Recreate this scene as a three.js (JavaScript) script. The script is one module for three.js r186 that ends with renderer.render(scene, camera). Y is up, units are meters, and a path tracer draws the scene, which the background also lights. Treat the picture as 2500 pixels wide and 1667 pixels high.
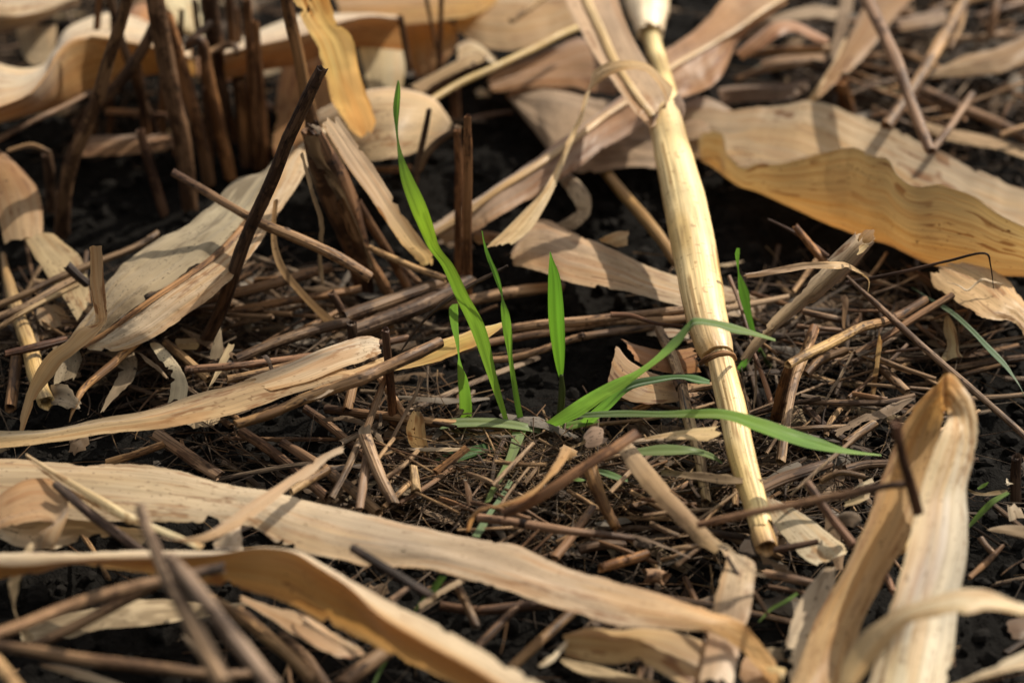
import * as THREE from 'three';
import { mergeGeometries } from 'three/addons/utils/BufferGeometryUtils.js';

// ---------- camera, sky, sun, exposure ----------
const scene = new THREE.Scene();
const FOV = 16, DIST = 0.683, PITCH = 30 * Math.PI / 180;
const camera = new THREE.PerspectiveCamera(FOV, 1024 / 682, 0.02, 200);
camera.position.set(0, DIST * Math.sin(PITCH), DIST * Math.cos(PITCH));
camera.lookAt(0, 0, 0);
camera.updateMatrixWorld(true);
camera.focus = 0.622;
camera.userData.fStop = 10;

const SUN = new THREE.Vector3(0.58, 0.76, -0.50).normalize();   // behind the scene, to the right
{
  // thin bright cloud with a soft glow round the sun
  const W = 512, H = 256, d = new Float32Array(W * H * 4);
  for (let j = 0; j < H; j++) for (let i = 0; i < W; i++) {
    const up = ((j + 0.5) / H - 0.5) * Math.PI, az = ((i + 0.5) / W - 0.5) * 2 * Math.PI;
    const x = Math.cos(az) * Math.cos(up), y = Math.sin(up), z = Math.sin(az) * Math.cos(up);
    const c = Math.max(0, x * SUN.x + y * SUN.y + z * SUN.z);
    const cloud = 1 + 0.12 * Math.sin(7 * x + 3 * z) * Math.sin(5 * z - 2 * y) ;
    let L = y < 0 ? 0.08 : (0.21 + 0.25 * y) * cloud + 0.75 * Math.pow(c, 3) + 1.6 * Math.pow(c, 30);
    d.set([L * 1.01, L, L * 0.98, 1], (j * W + i) * 4);
  }
  const t = new THREE.DataTexture(d, W, H, THREE.RGBAFormat, THREE.FloatType);
  t.mapping = THREE.EquirectangularReflectionMapping; t.magFilter = THREE.LinearFilter; t.needsUpdate = true;
  scene.background = t; scene.environment = t;
}
const sun = new THREE.DirectionalLight(0xfff2de, 5);
sun.position.copy(SUN).multiplyScalar(2); sun.target.position.set(0, 0, 0);
sun.castShadow = true; sun.shadow.radius = 1.1;
sun.shadow.mapSize.set(4096, 4096);
Object.assign(sun.shadow.camera, { left: -0.5, right: 0.5, top: 0.5, bottom: -0.5, near: 0.5, far: 4 });
scene.add(sun, sun.target);
const EXPOSURE = 1.2;

// ---------- noise ----------
let seed = 7;
const rnd = () => { seed = (seed + 0x6d2b79f5) | 0; let t = Math.imul(seed ^ (seed >>> 15), 1 | seed); t = (t + Math.imul(t ^ (t >>> 7), 61 | t)) ^ t; return ((t ^ (t >>> 14)) >>> 0) / 4294967296; };
const rr = (a, b) => a + (b - a) * rnd();
const hash = (x, y, s) => { let h = Math.imul(x | 0, 374761393) + Math.imul(y | 0, 668265263) + Math.imul(s | 0, 974634457); h = Math.imul(h ^ (h >>> 13), 1274126177); return ((h ^ (h >>> 16)) >>> 0) / 4294967296; };
const sm = (t) => t * t * (3 - 2 * t);
function vn(x, y, s, px = 0, py = 0) {          // value noise 0..1, periodic when px / py are given
  let xi = Math.floor(x), yi = Math.floor(y); const fx = sm(x - xi), fy = sm(y - yi);
  let x1 = xi + 1, y1 = yi + 1;
  if (px) { xi = ((xi % px) + px) % px; x1 = ((x1 % px) + px) % px; }
  if (py) { yi = ((yi % py) + py) % py; y1 = ((y1 % py) + py) % py; }
  const a = hash(xi, yi, s), b = hash(x1, yi, s), c = hash(xi, y1, s), e = hash(x1, y1, s);
  return (a + (b - a) * fx) * (1 - fy) + (c + (e - c) * fx) * fy;
}
const sn = (x, y, s) => vn(x, y, s) * 2 - 1;
const clamp = (x, a = 0, b = 1) => Math.min(b, Math.max(a, x)), mix = (a, b, t) => a + (b - a) * t, step = (a, b, x) => sm(clamp((x - a) / (b - a)));

// ---------- textures (what the surfaces are made of) ----------
const toS = (x) => Math.round(255 * (x <= 0.0031308 ? 12.92 * x : 1.055 * Math.pow(x, 1 / 2.4) - 0.055));
function texture(W, H, f, srgb = true) {
  const d = new Uint8Array(W * H * 4);
  for (let j = 0; j < H; j++) for (let i = 0; i < W; i++) {
    const c = f(i / W, j / H), o = (j * W + i) * 4;
    for (let k = 0; k < 3; k++) { const v = clamp(Array.isArray(c) ? c[k] : c); d[o + k] = srgb ? toS(v) : Math.round(v * 255); }
    d[o + 3] = 255;
  }
  const t = new THREE.DataTexture(d, W, H); t.wrapS = t.wrapT = THREE.RepeatWrapping; t.magFilter = THREE.LinearFilter;
  t.minFilter = THREE.LinearFilter; if (srgb) t.colorSpace = THREE.SRGBColorSpace; t.needsUpdate = true; return t;
}
const lerp3 = (a, b, t) => [mix(a[0], b[0], t), mix(a[1], b[1], t), mix(a[2], b[2], t)];
// 40 mm across, 160 mm along
function leafColour(kind) {
  const S = kind * 50;
  return (u, v) => {
    const warp = u + 0.004 * (vn(u * 4, v * 4, 3 + S, 4, 4) - 0.5);
    const s = 0.22 * vn(warp * 36, v * 5, 1 + S, 36, 5) + 0.40 * vn(warp * 110, v * 9, 2 + S, 110, 9) + 0.38 * vn(warp * 220, v * 26, 4 + S, 220, 26);
    const b = vn(u * 5, v * 5, 5 + S, 5, 5) * 0.6 + vn(u * 14, v * 12, 6 + S, 14, 12) * 0.4;
    let L = 0.83 + 0.62 * (s - 0.5) + 0.30 * (b - 0.5);
    const vein = Math.pow(0.5 + 0.5 * Math.cos(2 * Math.PI * (11 * u + 0.25 * vn(u * 6, v * 3, 18, 6, 3))), 22);
    L += (kind === 1 ? 0.0 : 0.10) * vein; if (kind === 1) L = mix(0.83, L, 0.75);
    let c = [L * 1.0, L * (0.985 - 0.05 * (b - 0.5)), L * (0.95 - 0.16 * (b - 0.5))];
    const g = vn(u * 3, v * 3, 12 + S, 3, 3);
    if (kind < 2) c = lerp3(c, [L * 0.97, L * 0.80, L * 0.54], (kind ? 0.65 : 0.55) * step(0.52, 0.78, 0.6 * vn(u * 3, v * 4, 36 + S, 3, 4) + 0.4 * vn(u * 16, v * 8, 37 + S, 16, 8)));
    if (kind === 0) {                                     // a few brown flecks
      const f = step(0.60, 0.84, 0.7 * vn(u * 18, v * 30, 7 + S, 18, 30) + 0.3 * vn(u * 70, v * 120, 28, 70, 120)) * step(0.48, 0.66, vn(u * 4, v * 7, 19, 4, 7));
      c = lerp3(c, [0.36, 0.22, 0.12], 0.75 * f);
      c = lerp3(c, [0.30, 0.22, 0.15], 0.6 * step(0.84, 0.9, vn(u * 60, v * 180, 20, 60, 180)));
      c = lerp3(c, [0.62, 0.42, 0.24], 0.45 * step(0.62, 0.8, vn(u * 18, v * 9, 8 + S, 18, 9)));
    } else if (kind === 1) {                              // rust stains and dashes along the fibres
      const f = step(0.66, 0.80, vn(u * 34, v * 30, 7 + S, 34, 30)) * step(0.4, 0.6, vn(u * 4, v * 6, 27, 4, 6));
      c = lerp3(c, [0.30, 0.15, 0.06], 0.8 * f);
      c = lerp3(c, [0.62, 0.40, 0.20], 0.32 * step(0.55, 0.8, vn(u * 50, v * 9, 8 + S, 50, 9)));
      const p = step(0.90, 0.93, vn(u * 70, v * 260, 9 + S, 70, 260)) * step(0.4, 0.6, vn(u * 6, v * 9, 13, 6, 9));
      c = lerp3(c, [0.16, 0.08, 0.03], p);
    } else {                                              // grey mildew with black specks
      const m = step(0.35, 0.7, vn(u * 7, v * 11, 14, 7, 11) * 0.6 + vn(u * 30, v * 50, 15, 30, 50) * 0.4);
      c = lerp3(c, [0.62, 0.60, 0.55], 0.55);
      c = lerp3(c, [0.30, 0.265, 0.22], 0.75 * m);
      const p = step(0.80, 0.88, vn(u * 90, v * 260, 16, 90, 260)) * step(0.35, 0.6, vn(u * 9, v * 12, 17, 9, 12));
      c = lerp3(c, [0.09, 0.075, 0.06], 0.85 * p);
    }
    return c;
  };
}
const leafBump = texture(512, 512, (u, v) => 0.45 * vn(u * 44, v * 4, 61, 44, 4) + 0.25 * vn(u * 130, v * 10, 62, 130, 10) + 0.12 * Math.pow(0.5 + 0.5 * Math.cos(2 * Math.PI * 22 * u), 6), false);
// once round the stem, 60 mm along
const stemColour = (dark) => (u, v) => {
  const s = 0.5 * vn(u * 26, v * 2, 21, 26, 2) + 0.5 * vn(u * 60, v * 6, 22, 60, 6);
  const b = vn(u * 3, v * 6, 23 + dark, 3, 6) * 0.5 + vn(u * 9, v * 14, 24 + dark, 9, 14) * 0.3 + vn(u * 24, v * 50, 29 + dark, 24, 50) * 0.2;
  let L = 0.84 + 1.5 * (s - 0.5), c = [L, L * 0.96, L * 0.88];
  c = lerp3(c, [0.20, 0.155, 0.13], (dark ? 0.85 : 0.8) * step(dark ? 0.42 : 0.48, 0.62, b));
  c = lerp3(c, [0.08, 0.06, 0.05], 0.85 * step(0.76, 0.86, vn(u * 12, v * 50, 25, 12, 50)) * step(0.35, 0.6, b));
  return c;
};
const stemBump = texture(256, 256, (u, v) => 0.7 * vn(u * 26, v * 2, 31, 26, 2) + 0.3 * vn(u * 60, v * 12, 32, 60, 12), false);
const stalkColour = (u, v) => {
  const s = vn(u * 90, v * 1, 41, 90, 1) * 0.6 + vn(u * 180, v * 4, 42, 180, 4) * 0.4, b = vn(u * 5, v * 4, 43, 5, 4);
  const L = 0.84 + 0.7 * (s - 0.5); let c = [L, L * 0.97, L * 0.90];
  c = lerp3(c, [0.62, 0.50, 0.26], 0.55 * step(0.42, 0.75, b));
  c = lerp3(c, [0.30, 0.22, 0.13], 0.75 * step(0.54, 0.8, vn(u * 60, v * 3, 44, 60, 3)) * step(0.3, 0.6, vn(u * 6, v * 5, 45, 6, 5)));
  c = lerp3(c, [0.32, 0.22, 0.12], 0.6 * step(0.84, 0.9, vn(u * 40, v * 90, 46, 40, 90)));
  return c;
};
const greenColour = (u, v) => { const s = 0.5 * vn(u * 30, v * 2, 51, 30, 2) + 0.5 * vn(u * 80, v * 6, 52, 80, 6), b = vn(u * 4, v * 8, 53, 4, 8); const L = 0.62 + 0.5 * s; return [L * (0.86 + 0.3 * (b - 0.5)), L, L * 0.85]; };
const soilColour = (u, v) => { const n = 0.4 * vn(u * 40, v * 40, 71, 40, 40) + 0.35 * vn(u * 130, v * 130, 72, 130, 130) + 0.25 * vn(u * 300, v * 300, 73, 300, 300); const L = 0.25 + 1.1 * n; return [L, L * 0.93, L * 0.86]; };

const TEX = { leaf: texture(512, 1024, leafColour(0)), fleck: texture(512, 1024, leafColour(1)), mould: texture(512, 1024, leafColour(2)), stem: texture(256, 512, stemColour(0)), dark: texture(256, 512, stemColour(7)), stalk: texture(512, 512, stalkColour), green: texture(256, 512, greenColour), soil: texture(512, 512, soilColour) };
const phys = (o) => { const m = new THREE.MeshPhysicalMaterial(o); m.side = THREE.DoubleSide; m.vertexColors = true; return m; };
const leafMat = (map, transmission, coat) => phys({ map, bumpMap: leafBump, bumpScale: 0.00013, roughness: 1, specularIntensity: 0.5, transmission, thickness: 0, clearcoat: coat, clearcoatRoughness: 0.40 });
const MAT = {
  leaf: leafMat(TEX.leaf, 0.42, 0.32), fleck: leafMat(TEX.fleck, 0.46, 0.25), mould: leafMat(TEX.mould, 0.22, 0.06), glow: leafMat(TEX.fleck, 0.62, 0.08),
  stem: phys({ map: TEX.stem, bumpMap: stemBump, bumpScale: 0.00022, roughness: 0.55, specularIntensity: 0.55 }), dark: phys({ map: TEX.dark, bumpMap: stemBump, bumpScale: 0.00025, roughness: 0.6, specularIntensity: 0.45 }),
  stalk: phys({ map: TEX.stalk,  bumpMap: stemBump, bumpScale: 0.00018, roughness: 0.45 }),
  green: phys({ map: TEX.green, bumpMap: leafBump, bumpScale: 0.00016, roughness: 1, specularIntensity: 0.5, transmission: 0.62, thickness: 0, clearcoat: 0.25, clearcoatRoughness: 0.36 }),
  pith: phys({ map: TEX.mould, roughness: 0.9 }),
};
// base colours, linear
const T = {
  pale: [0.66, 0.54, 0.38], cream: [0.76, 0.67, 0.45], tan: [0.60, 0.42, 0.24], gold: [0.62, 0.37, 0.11], orange: [0.52, 0.24, 0.07], pink: [0.52, 0.36, 0.25], grey: [0.52, 0.46, 0.36],
  white: [0.80, 0.73, 0.58], rust: [0.34, 0.16, 0.06], straw: [0.42, 0.29, 0.17], brown: [0.25, 0.15, 0.085], ash: [0.27, 0.21, 0.165], dark: [0.10, 0.065, 0.045], black: [0.085, 0.07, 0.066], mauve: [0.30, 0.21, 0.165],
  green: [0.14, 0.27, 0.035], deep: [0.055, 0.16, 0.04], blue: [0.13, 0.24, 0.12],
};

// ---------- from the photograph to the ground: a point is a picture position and its height above the soil ----------
const CROP = { F: [0, 0, 2500 / 2352], T1: [0, 0], T2: [600, 0], T3: [1200, 0], T4: [1700, 0], M1: [0, 500], M2: [600, 500], M3: [1200, 500], M4: [1700, 500], B1: [0, 1067], B2: [600, 1067], B3: [1200, 1067], B4: [1700, 1067] };
let K = CROP.F;
const C = (n) => { K = CROP[n]; };
const unit = () => K[2] ?? 0.3826;
const TAN = Math.tan(FOV * Math.PI / 360);
const camR = new THREE.Vector3(1, 0, 0), camF = new THREE.Vector3(0, -Math.sin(PITCH), -Math.cos(PITCH)), camU = new THREE.Vector3(0, Math.cos(PITCH), -Math.sin(PITCH));
function ray(x, y) {
  const px = K[0] + x * unit(), py = K[1] + y * unit();
  return camF.clone().addScaledVector(camR, (px / 1250 - 1) * 1.5 * TAN * (2500 / 1667 / 1.5)).addScaledVector(camU, (1 - py / 833.5) * TAN);
}
function at(x, y, h) { const r = ray(x, y); return camera.position.clone().addScaledVector(r, (h / 1000 - camera.position.y) / r.y); }
function upAt(x, y, yb, dz = 0) {               // on the upright plane that stands on the soil at picture row yb
  const g = at(x, yb, 0), r = ray(x, y); return camera.position.clone().addScaledVector(r, (g.z + dz / 1000 - camera.position.z) / r.z);
}
let HS = 1;                                     // loft of the litter bed
const P3 = (p, up) => up !== undefined ? upAt(p[0], p[1], up, p[2] ?? 0) : at(p[0], p[1], p[2] * HS);
const sizeAt = (p, w) => { const d = p.clone().sub(camera.position).dot(camF); return w * unit() * 2 * TAN * d / 1667; };

// ---------- things ----------
const used = {};
const numbered = (n) => { used[n] = (used[n] ?? 0) + 1; return used[n] === 1 ? n : n + '_' + String(used[n] - 1).padStart(3, '0'); };
let made = 0;
const GROUPS = { 'dry leaf': 'dry maize leaves lying in the litter', 'straw stem': 'straw stems lying in the litter', 'straw stub': 'cut straw stubs standing in the soil', 'leaf scrap': 'small scraps of dry leaf', 'grass shoot': 'young green grass shoots' };
function finish(parts, name, label, category) {            // parts: [name, geometry, material, extra]; one part is the thing itself
  const box = new THREE.Box3();
  for (const p of parts) { p[1].computeBoundingBox(); box.union(p[1].boundingBox); }
  const base = new THREE.Vector3((box.min.x + box.max.x) / 2, box.min.y, (box.min.z + box.max.z) / 2);
  for (const p of parts) p[1].translate(-base.x, -base.y, -base.z);
  const mesh = (p, n) => { const m = new THREE.Mesh(p[1], p[2]); m.name = n; m.castShadow = m.receiveShadow = true; return m; };
  let root;
  if (parts.length === 1) root = mesh(parts[0], numbered(name));
  else { root = new THREE.Group(); root.name = numbered(name); for (const p of parts) { const m = mesh(p, p[0]); if (p[3]) m.userData.label = p[3]; root.add(m); } }
  root.position.copy(base);
  root.userData = { label, category };
  if (GROUPS[category]) root.userData.group = GROUPS[category];
  scene.add(root); made++;
  return root;
}
const tintAt = (t, k) => { if (!Array.isArray(t[0])) return t; const x = clamp(k) * (t.length - 1), i = Math.min(t.length - 2, Math.floor(x)); return lerp3(t[i], t[i + 1], x - i); };

// a leaf: sections from end to end, each with 2 or 3 points across
function ribbon(sections, o = {}) {
  const S = Math.floor(rnd() * 1e6), R = o.R ?? 2, rails = [];
  for (let r = 0; r < R; r++) rails.push(new THREE.CatmullRomCurve3(sections.map((s) => {
    let h; const n = s.length;
    if (n === R * 3) return P3([s[r * 3], s[r * 3 + 1], s[r * 3 + 2]], o.up);
    h = n === R * 2 + 1 ? s[n - 1] : 0;
    return P3([s[r * 2], s[r * 2 + 1], h], o.up);
  }), false, 'centripetal'));
  const mid = [...Array(33)].map((_, i) => rails[0].getPoint(i / 32).add(rails[R - 1].getPoint(i / 32)).multiplyScalar(0.5));
  let len = 0, wid = 0; for (let i = 1; i < 33; i++) { len += mid[i].distanceTo(mid[i - 1]); }
  for (let i = 0; i < 33; i += 2) { let w = 0; for (let r = 1; r < R; r++) w += rails[r].getPoint(i / 32).distanceTo(rails[r - 1].getPoint(i / 32)); wid = Math.max(wid, w); }
  const N = Math.round(clamp(len / (o.fine ?? 0.0008), 16, 330)), M = Math.round(clamp(wid / 0.0013, o.cols ?? 6, 26));
  const rag = (o.rag ?? 0.45) * 1.5 / 1000, jag = (o.jag ?? 1.2) / 1000 / len, wave = (o.wave ?? 0.5) / 1000;
  const pos = [], uv = [], col = [], ix = [], u0 = rnd(), v0 = rnd(), v = new THREE.Vector3(), nrm = new THREE.Vector3(), A = new THREE.Vector3();
  for (let i = 0; i <= N; i++) {
    for (let j = 0; j <= M; j++) {
      let s = j / M;
      const t0 = (o.cutA === 0 ? 0 : jag * (vn(s * wid * 900, 1, S) + 0.6 * vn(s * wid * 2500, 2, S))), t1 = 1 - (o.cutB === 0 ? 0 : jag * (vn(s * wid * 900, 3, S) + 0.6 * vn(s * wid * 2500, 4, S)));
      const t = clamp(mix(t0, t1, i / N), 0, 1), L = t * len * 1000;
      const p = rails.map((c) => c.getPoint(t)), p2 = rails.map((c) => c.getPoint(Math.min(1, t + 0.01))), p1 = rails.map((c) => c.getPoint(Math.max(0, t - 0.01)));
      const w = p[0].distanceTo(p[R - 1]) + 1e-5;
      const nick = (k) => rag * (0.5 * vn(L * 0.12, k, S) + 0.35 * vn(L * 0.5, k + 9, S) + 0.35 * vn(L * 1.7, k + 5, S) * (vn(L * 0.07, k + 3, S) > 0.5 ? 1 : 0.2) + 2.0 * step(0.87, 0.90, vn(L * 0.17, k + 20, S)) * vn(L * 0.9, k + 21, S));
      s = mix(Math.min(0.4, nick(1) / w), 1 - Math.min(0.4, nick(2) / w), s);
      if (R === 2) v.lerpVectors(p[0], p[1], s);
      else if (o.sharp) { if (s < 0.5) v.lerpVectors(p[0], p[1], s * 2); else v.lerpVectors(p[1], p[2], s * 2 - 1); }
      else { const a = 2 * (s - 0.5) * (s - 1), b = -4 * s * (s - 1), c = 2 * s * (s - 0.5); v.set(0, 0, 0).addScaledVector(p[0], a).addScaledVector(p[1], b).addScaledVector(p[2], c); }
      nrm.subVectors(p2[0], p1[0]).add(A.subVectors(p2[R - 1], p1[R - 1])); A.subVectors(p[R - 1], p[0]); nrm.cross(A).normalize(); if (nrm.y < 0) nrm.negate();
      const dome = 1 - (2 * s - 1) ** 2, edge = Math.abs(2 * s - 1);
      let d = (o.camber ?? 0.06) * w * dome * (R === 2 ? 1 : 0) + wave * (sn(L / 16, s * 2.2, S + 1) * 0.8 + sn(L / 5, s * 3, S + 2) * 0.25 * (0.4 + edge)) + 0.00003 * sn(L / 9, s * wid * 1400, S + 3);
      if (o.rag !== 0) d += 0.00009 * sn(L / 2.2, s * wid * 330, S + 6) + 0.0006 * Math.abs(sn(s * wid * 170 + 0.4 * sn(L / 30, 2, S), L / 110, S + 7)) * Math.min(1, w / 0.012);
      if (o.vee) d += o.vee * w * (1 - edge);
      if (o.ripple) d += o.ripple / 1000 * edge * edge * Math.sin(L / 3.2 + 3 * sn(L / 11, 1, S));
      v.addScaledVector(nrm, d);
      pos.push(v.x, v.y, v.z);
      uv.push(u0 + s * wid / 0.04, v0 + L / 160);
      const g = 1 + 0.16 * sn(L / 22, s * 1.5, S + 4) + 0.08 * sn(L / 6, s * 4, S + 5);
      let tt = tintAt(o.tint ?? T.pale, t); if (o.rt) tt = lerp3(tt, tintAt(o.rt, s), tintMask(o, s));  // per-rail tint; on folded leaves it also carries backlit gold
      const e = edge > 0.93 ? 0.86 : 1;
      col.push(Math.min(0.95, tt[0] * g * e * 1.10), Math.min(0.84, tt[1] * g * e * 1.085), Math.min(0.80, tt[2] * g * e * 1.04));
      if (i < N && j < M) { const a = i * (M + 1) + j, b = a + M + 1; ix.push(a, b, a + 1, a + 1, b, b + 1); }
    }
  }
  const geo = new THREE.BufferGeometry();
  geo.setAttribute('position', new THREE.Float32BufferAttribute(pos, 3)); geo.setAttribute('uv', new THREE.Float32BufferAttribute(uv, 2)); geo.setAttribute('color', new THREE.Float32BufferAttribute(col, 3));
  geo.setIndex(ix); geo.computeVertexNormals();
  geo.userData = { rails, R };
  return geo;
}
const tintMask = (o, s) => o.rtw ? tintAt(o.rtw.map((x) => [x, x, x]), s)[0] : 1;

// a stem: points from end to end, w its width(s) in picture units
function tubeGeo(P, rad, o = {}) {                    // P world points, rad radii
  const S = Math.floor(rnd() * 1e6), curve = new THREE.CatmullRomCurve3(P, false, 'centripetal', 0.5), len = curve.getLength();
  const N = Math.round(clamp(len / (o.fine ?? 0.0016), P.length * 3, 150)), rmax = Math.max(...rad), M = o.sides ?? Math.round(clamp(rmax * 5200, 7, 28));
  const pos = [], uv = [], col = [], ix = [], v0 = rnd(), u0 = rnd();
  let tan = curve.getTangent(0.001), n = new THREE.Vector3(0, 1, 0.3).cross(tan).normalize(); const b = new THREE.Vector3(), c = new THREE.Vector3();
  const flat = o.flat ?? mix(0.82, 1, vn(1, 2, S)), groove = o.groove ?? 0.07, rows = [];
  const put = (t, k, rs, shift, cap) => rows.push([t, k, rs, shift, cap]);
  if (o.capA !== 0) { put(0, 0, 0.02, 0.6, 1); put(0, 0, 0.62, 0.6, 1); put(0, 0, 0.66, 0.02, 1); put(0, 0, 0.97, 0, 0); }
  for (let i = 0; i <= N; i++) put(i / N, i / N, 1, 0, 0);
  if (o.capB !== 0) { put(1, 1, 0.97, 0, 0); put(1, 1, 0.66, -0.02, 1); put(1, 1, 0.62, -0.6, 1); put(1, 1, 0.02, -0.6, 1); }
  rows.forEach(([t, k, rs, shift, cap], i) => {
    curve.getPoint(t, c); tan = curve.getTangent(clamp(t, 0.001, 0.999));
    n.addScaledVector(tan, -n.dot(tan)).normalize(); b.crossVectors(tan, n);
    const x = k * (rad.length - 1), q = Math.min(rad.length - 2, Math.floor(x)), L = t * len * 1000;
    let r = rad.length > 1 ? mix(rad[q], rad[q + 1], sm(x - q)) : rad[0];
    c.addScaledVector(tan, shift * r * 2);
    if (o.wander !== 0) c.addScaledVector(n, r * 0.25 * sn(L / 22, 8, S)).addScaledVector(b, r * 0.25 * sn(L / 26, 9, S));
    r *= rs * (1 + (o.lump ?? 0.06) * sn(L / 9, 3, S) + 0.5 * (o.lump ?? 0.06) * sn(L / 2.5, 5, S));
    for (let j = 0; j <= M; j++) {
      const a = j / M * 2 * Math.PI, jj = j % M;
      const g = 1 + (rs === 1 ? groove * sn(jj * 0.9, L / 30, S + 2) : 0), endj = cap || rs !== 1 ? 0 : 0;
      const ca = Math.cos(a) * r * g, sa = Math.sin(a) * r * g * flat;
      const e = (t === 0 || t === 1) && !cap ? (t === 0 ? -1 : 1) * rmax * (o.jag ?? 0.5) * sn(jj * 0.8, 7, S + t) : 0;
      pos.push(c.x + n.x * ca + b.x * sa + tan.x * e, c.y + n.y * ca + b.y * sa + tan.y * e, c.z + n.z * ca + b.z * sa + tan.z * e);
      uv.push(u0 + j / M, v0 + L / 60);
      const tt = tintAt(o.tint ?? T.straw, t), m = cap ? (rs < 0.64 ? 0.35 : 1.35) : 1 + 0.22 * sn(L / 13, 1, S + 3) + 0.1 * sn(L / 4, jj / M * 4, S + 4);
      col.push(tt[0] * m * 0.88, tt[1] * m * 0.75, tt[2] * m * 0.62);
      if (i < rows.length - 1 && j < M) { const p = i * (M + 1) + j, s = p + M + 1; ix.push(p, p + 1, s, p + 1, s + 1, s); }
    }
  });
  const geo = new THREE.BufferGeometry();
  geo.setAttribute('position', new THREE.Float32BufferAttribute(pos, 3)); geo.setAttribute('uv', new THREE.Float32BufferAttribute(uv, 2)); geo.setAttribute('color', new THREE.Float32BufferAttribute(col, 3));
  geo.setIndex(ix); geo.computeVertexNormals();
  return geo;
}
function tube(pts, w, o = {}) {
  const P = pts.map((p) => P3(p, o.up)), W = Array.isArray(w) ? w : [w, w];
  const rad = W.map((x, i) => sizeAt(P[Math.round(i / Math.max(1, W.length - 1) * (P.length - 1))], x) / 2);
  return tubeGeo(P, rad, o);
}
// a raised line along a leaf at share s across it
function rib(geo, s, r, tint, t0 = 0, t1 = 1) {
  const { rails, R } = geo.userData, P = [];
  for (let i = 0; i <= 20; i++) {
    const t = mix(t0, t1, i / 20), p = rails.map((c) => c.getPoint(t)), v = new THREE.Vector3();
    if (R === 2) v.lerpVectors(p[0], p[1], s); else { const a = 2 * (s - 0.5) * (s - 1), b = -4 * s * (s - 1), c = 2 * s * (s - 0.5); v.addScaledVector(p[0], a).addScaledVector(p[1], b).addScaledVector(p[2], c); }
    v.y += r * 0.3; P.push(v);
  }
  return tubeGeo(P, [r, r * 0.8], { tint, flat: 0.6, sides: 8, groove: 0.02, wander: 0 });
}
const leaf = (label, sections, o = {}) => finish([['blade', ribbon(sections, o), MAT[o.m ?? 'leaf']], ...(o.parts ?? [])], o.n ?? 'dry_leaf', label, o.c ?? 'dry leaf');
const scrap = (label, sections, o = {}) => leaf(label, sections, { n: 'leaf_scrap', c: 'leaf scrap', ...o });
// knots: swollen joints on a stem are parts of it
function stem(label, pts, w, o = {}) {
  const parts = [['stem', tube(pts, w, o), MAT[o.m ?? 'stem']]];
  if (o.joint !== undefined) {
    const P = pts.map((p) => P3(p, o.up)), c = new THREE.CatmullRomCurve3(P, false, 'centripetal'), W = Array.isArray(w) ? w : [w, w];
    for (const t of [].concat(o.joint)) {
      const q = [-1, 0, 1].map((k) => c.getPoint(clamp(t + k * 0.02, 0, 1))), r = sizeAt(q[1], mix(W[0], W[W.length - 1], t)) / 2;
      parts.push(['joint', tubeGeo(q, [r * 1.03, r * 1.22, r * 1.03], { tint: T.dark, fine: 0.0006, lump: 0, capA: 0, capB: 0 }), MAT.dark]);
    }
  }
  return finish([...parts, ...(o.parts ?? [])], o.n ?? 'straw', label, o.c ?? 'straw stem');
}
const stub = (label, pts, w, o = {}) => stem(label, pts, w, { n: 'stubble_straw', c: 'straw stub', ...o });
const lush = (t) => Array.isArray(t[0]) ? t.map(lush) : [t[0] * 1.28, t[1] * 1.0, t[2] * 0.85];
const blade = (sections, o = {}) => ['blade', ribbon(sections, { rag: 0, jag: 0, wave: 0.15, camber: 0.1, vee: -0.14, cols: 8, ...o, tint: lush(o.tint ?? T.green) }), MAT.green];
const shoot = (label, parts) => finish(parts, 'grass_shoot', label, 'grass shoot');

// wording that singles out one straw of a tangle: its length, colour and slope, then the nearest thing one can find
const said = new Set();
function wording(x, y, L, slope, tone, marks) {
  const size = L < 230 ? 'short' : L < 380 ? 'middling' : 'long', lie = slope < -0.6 ? 'rising steeply' : slope < -0.2 ? 'rising right' : slope < 0.2 ? 'lying level' : slope < 0.6 ? 'falling right' : 'falling steeply';
  const near = marks.slice().sort((p, q) => Math.hypot(p[0] - x, p[1] - y) - Math.hypot(q[0] - x, q[1] - y));
  for (const m of near.slice(0, 4)) for (const side of ['']) {
    const dx = x - m[0], dy = y - m[1], w = Math.abs(dx) > Math.abs(dy) ? (dx > 0 ? 'right of' : 'left of') : (dy > 0 ? 'below' : 'above');
    const t = size + ' ' + tone + ' straw ' + lie + ' ' + w + ' ' + m[2];
    if (!said.has(t)) { said.add(t); return t; }
  }
  return size + ' ' + tone + ' straw ' + lie + ' by ' + near[0][2];
}

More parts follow.
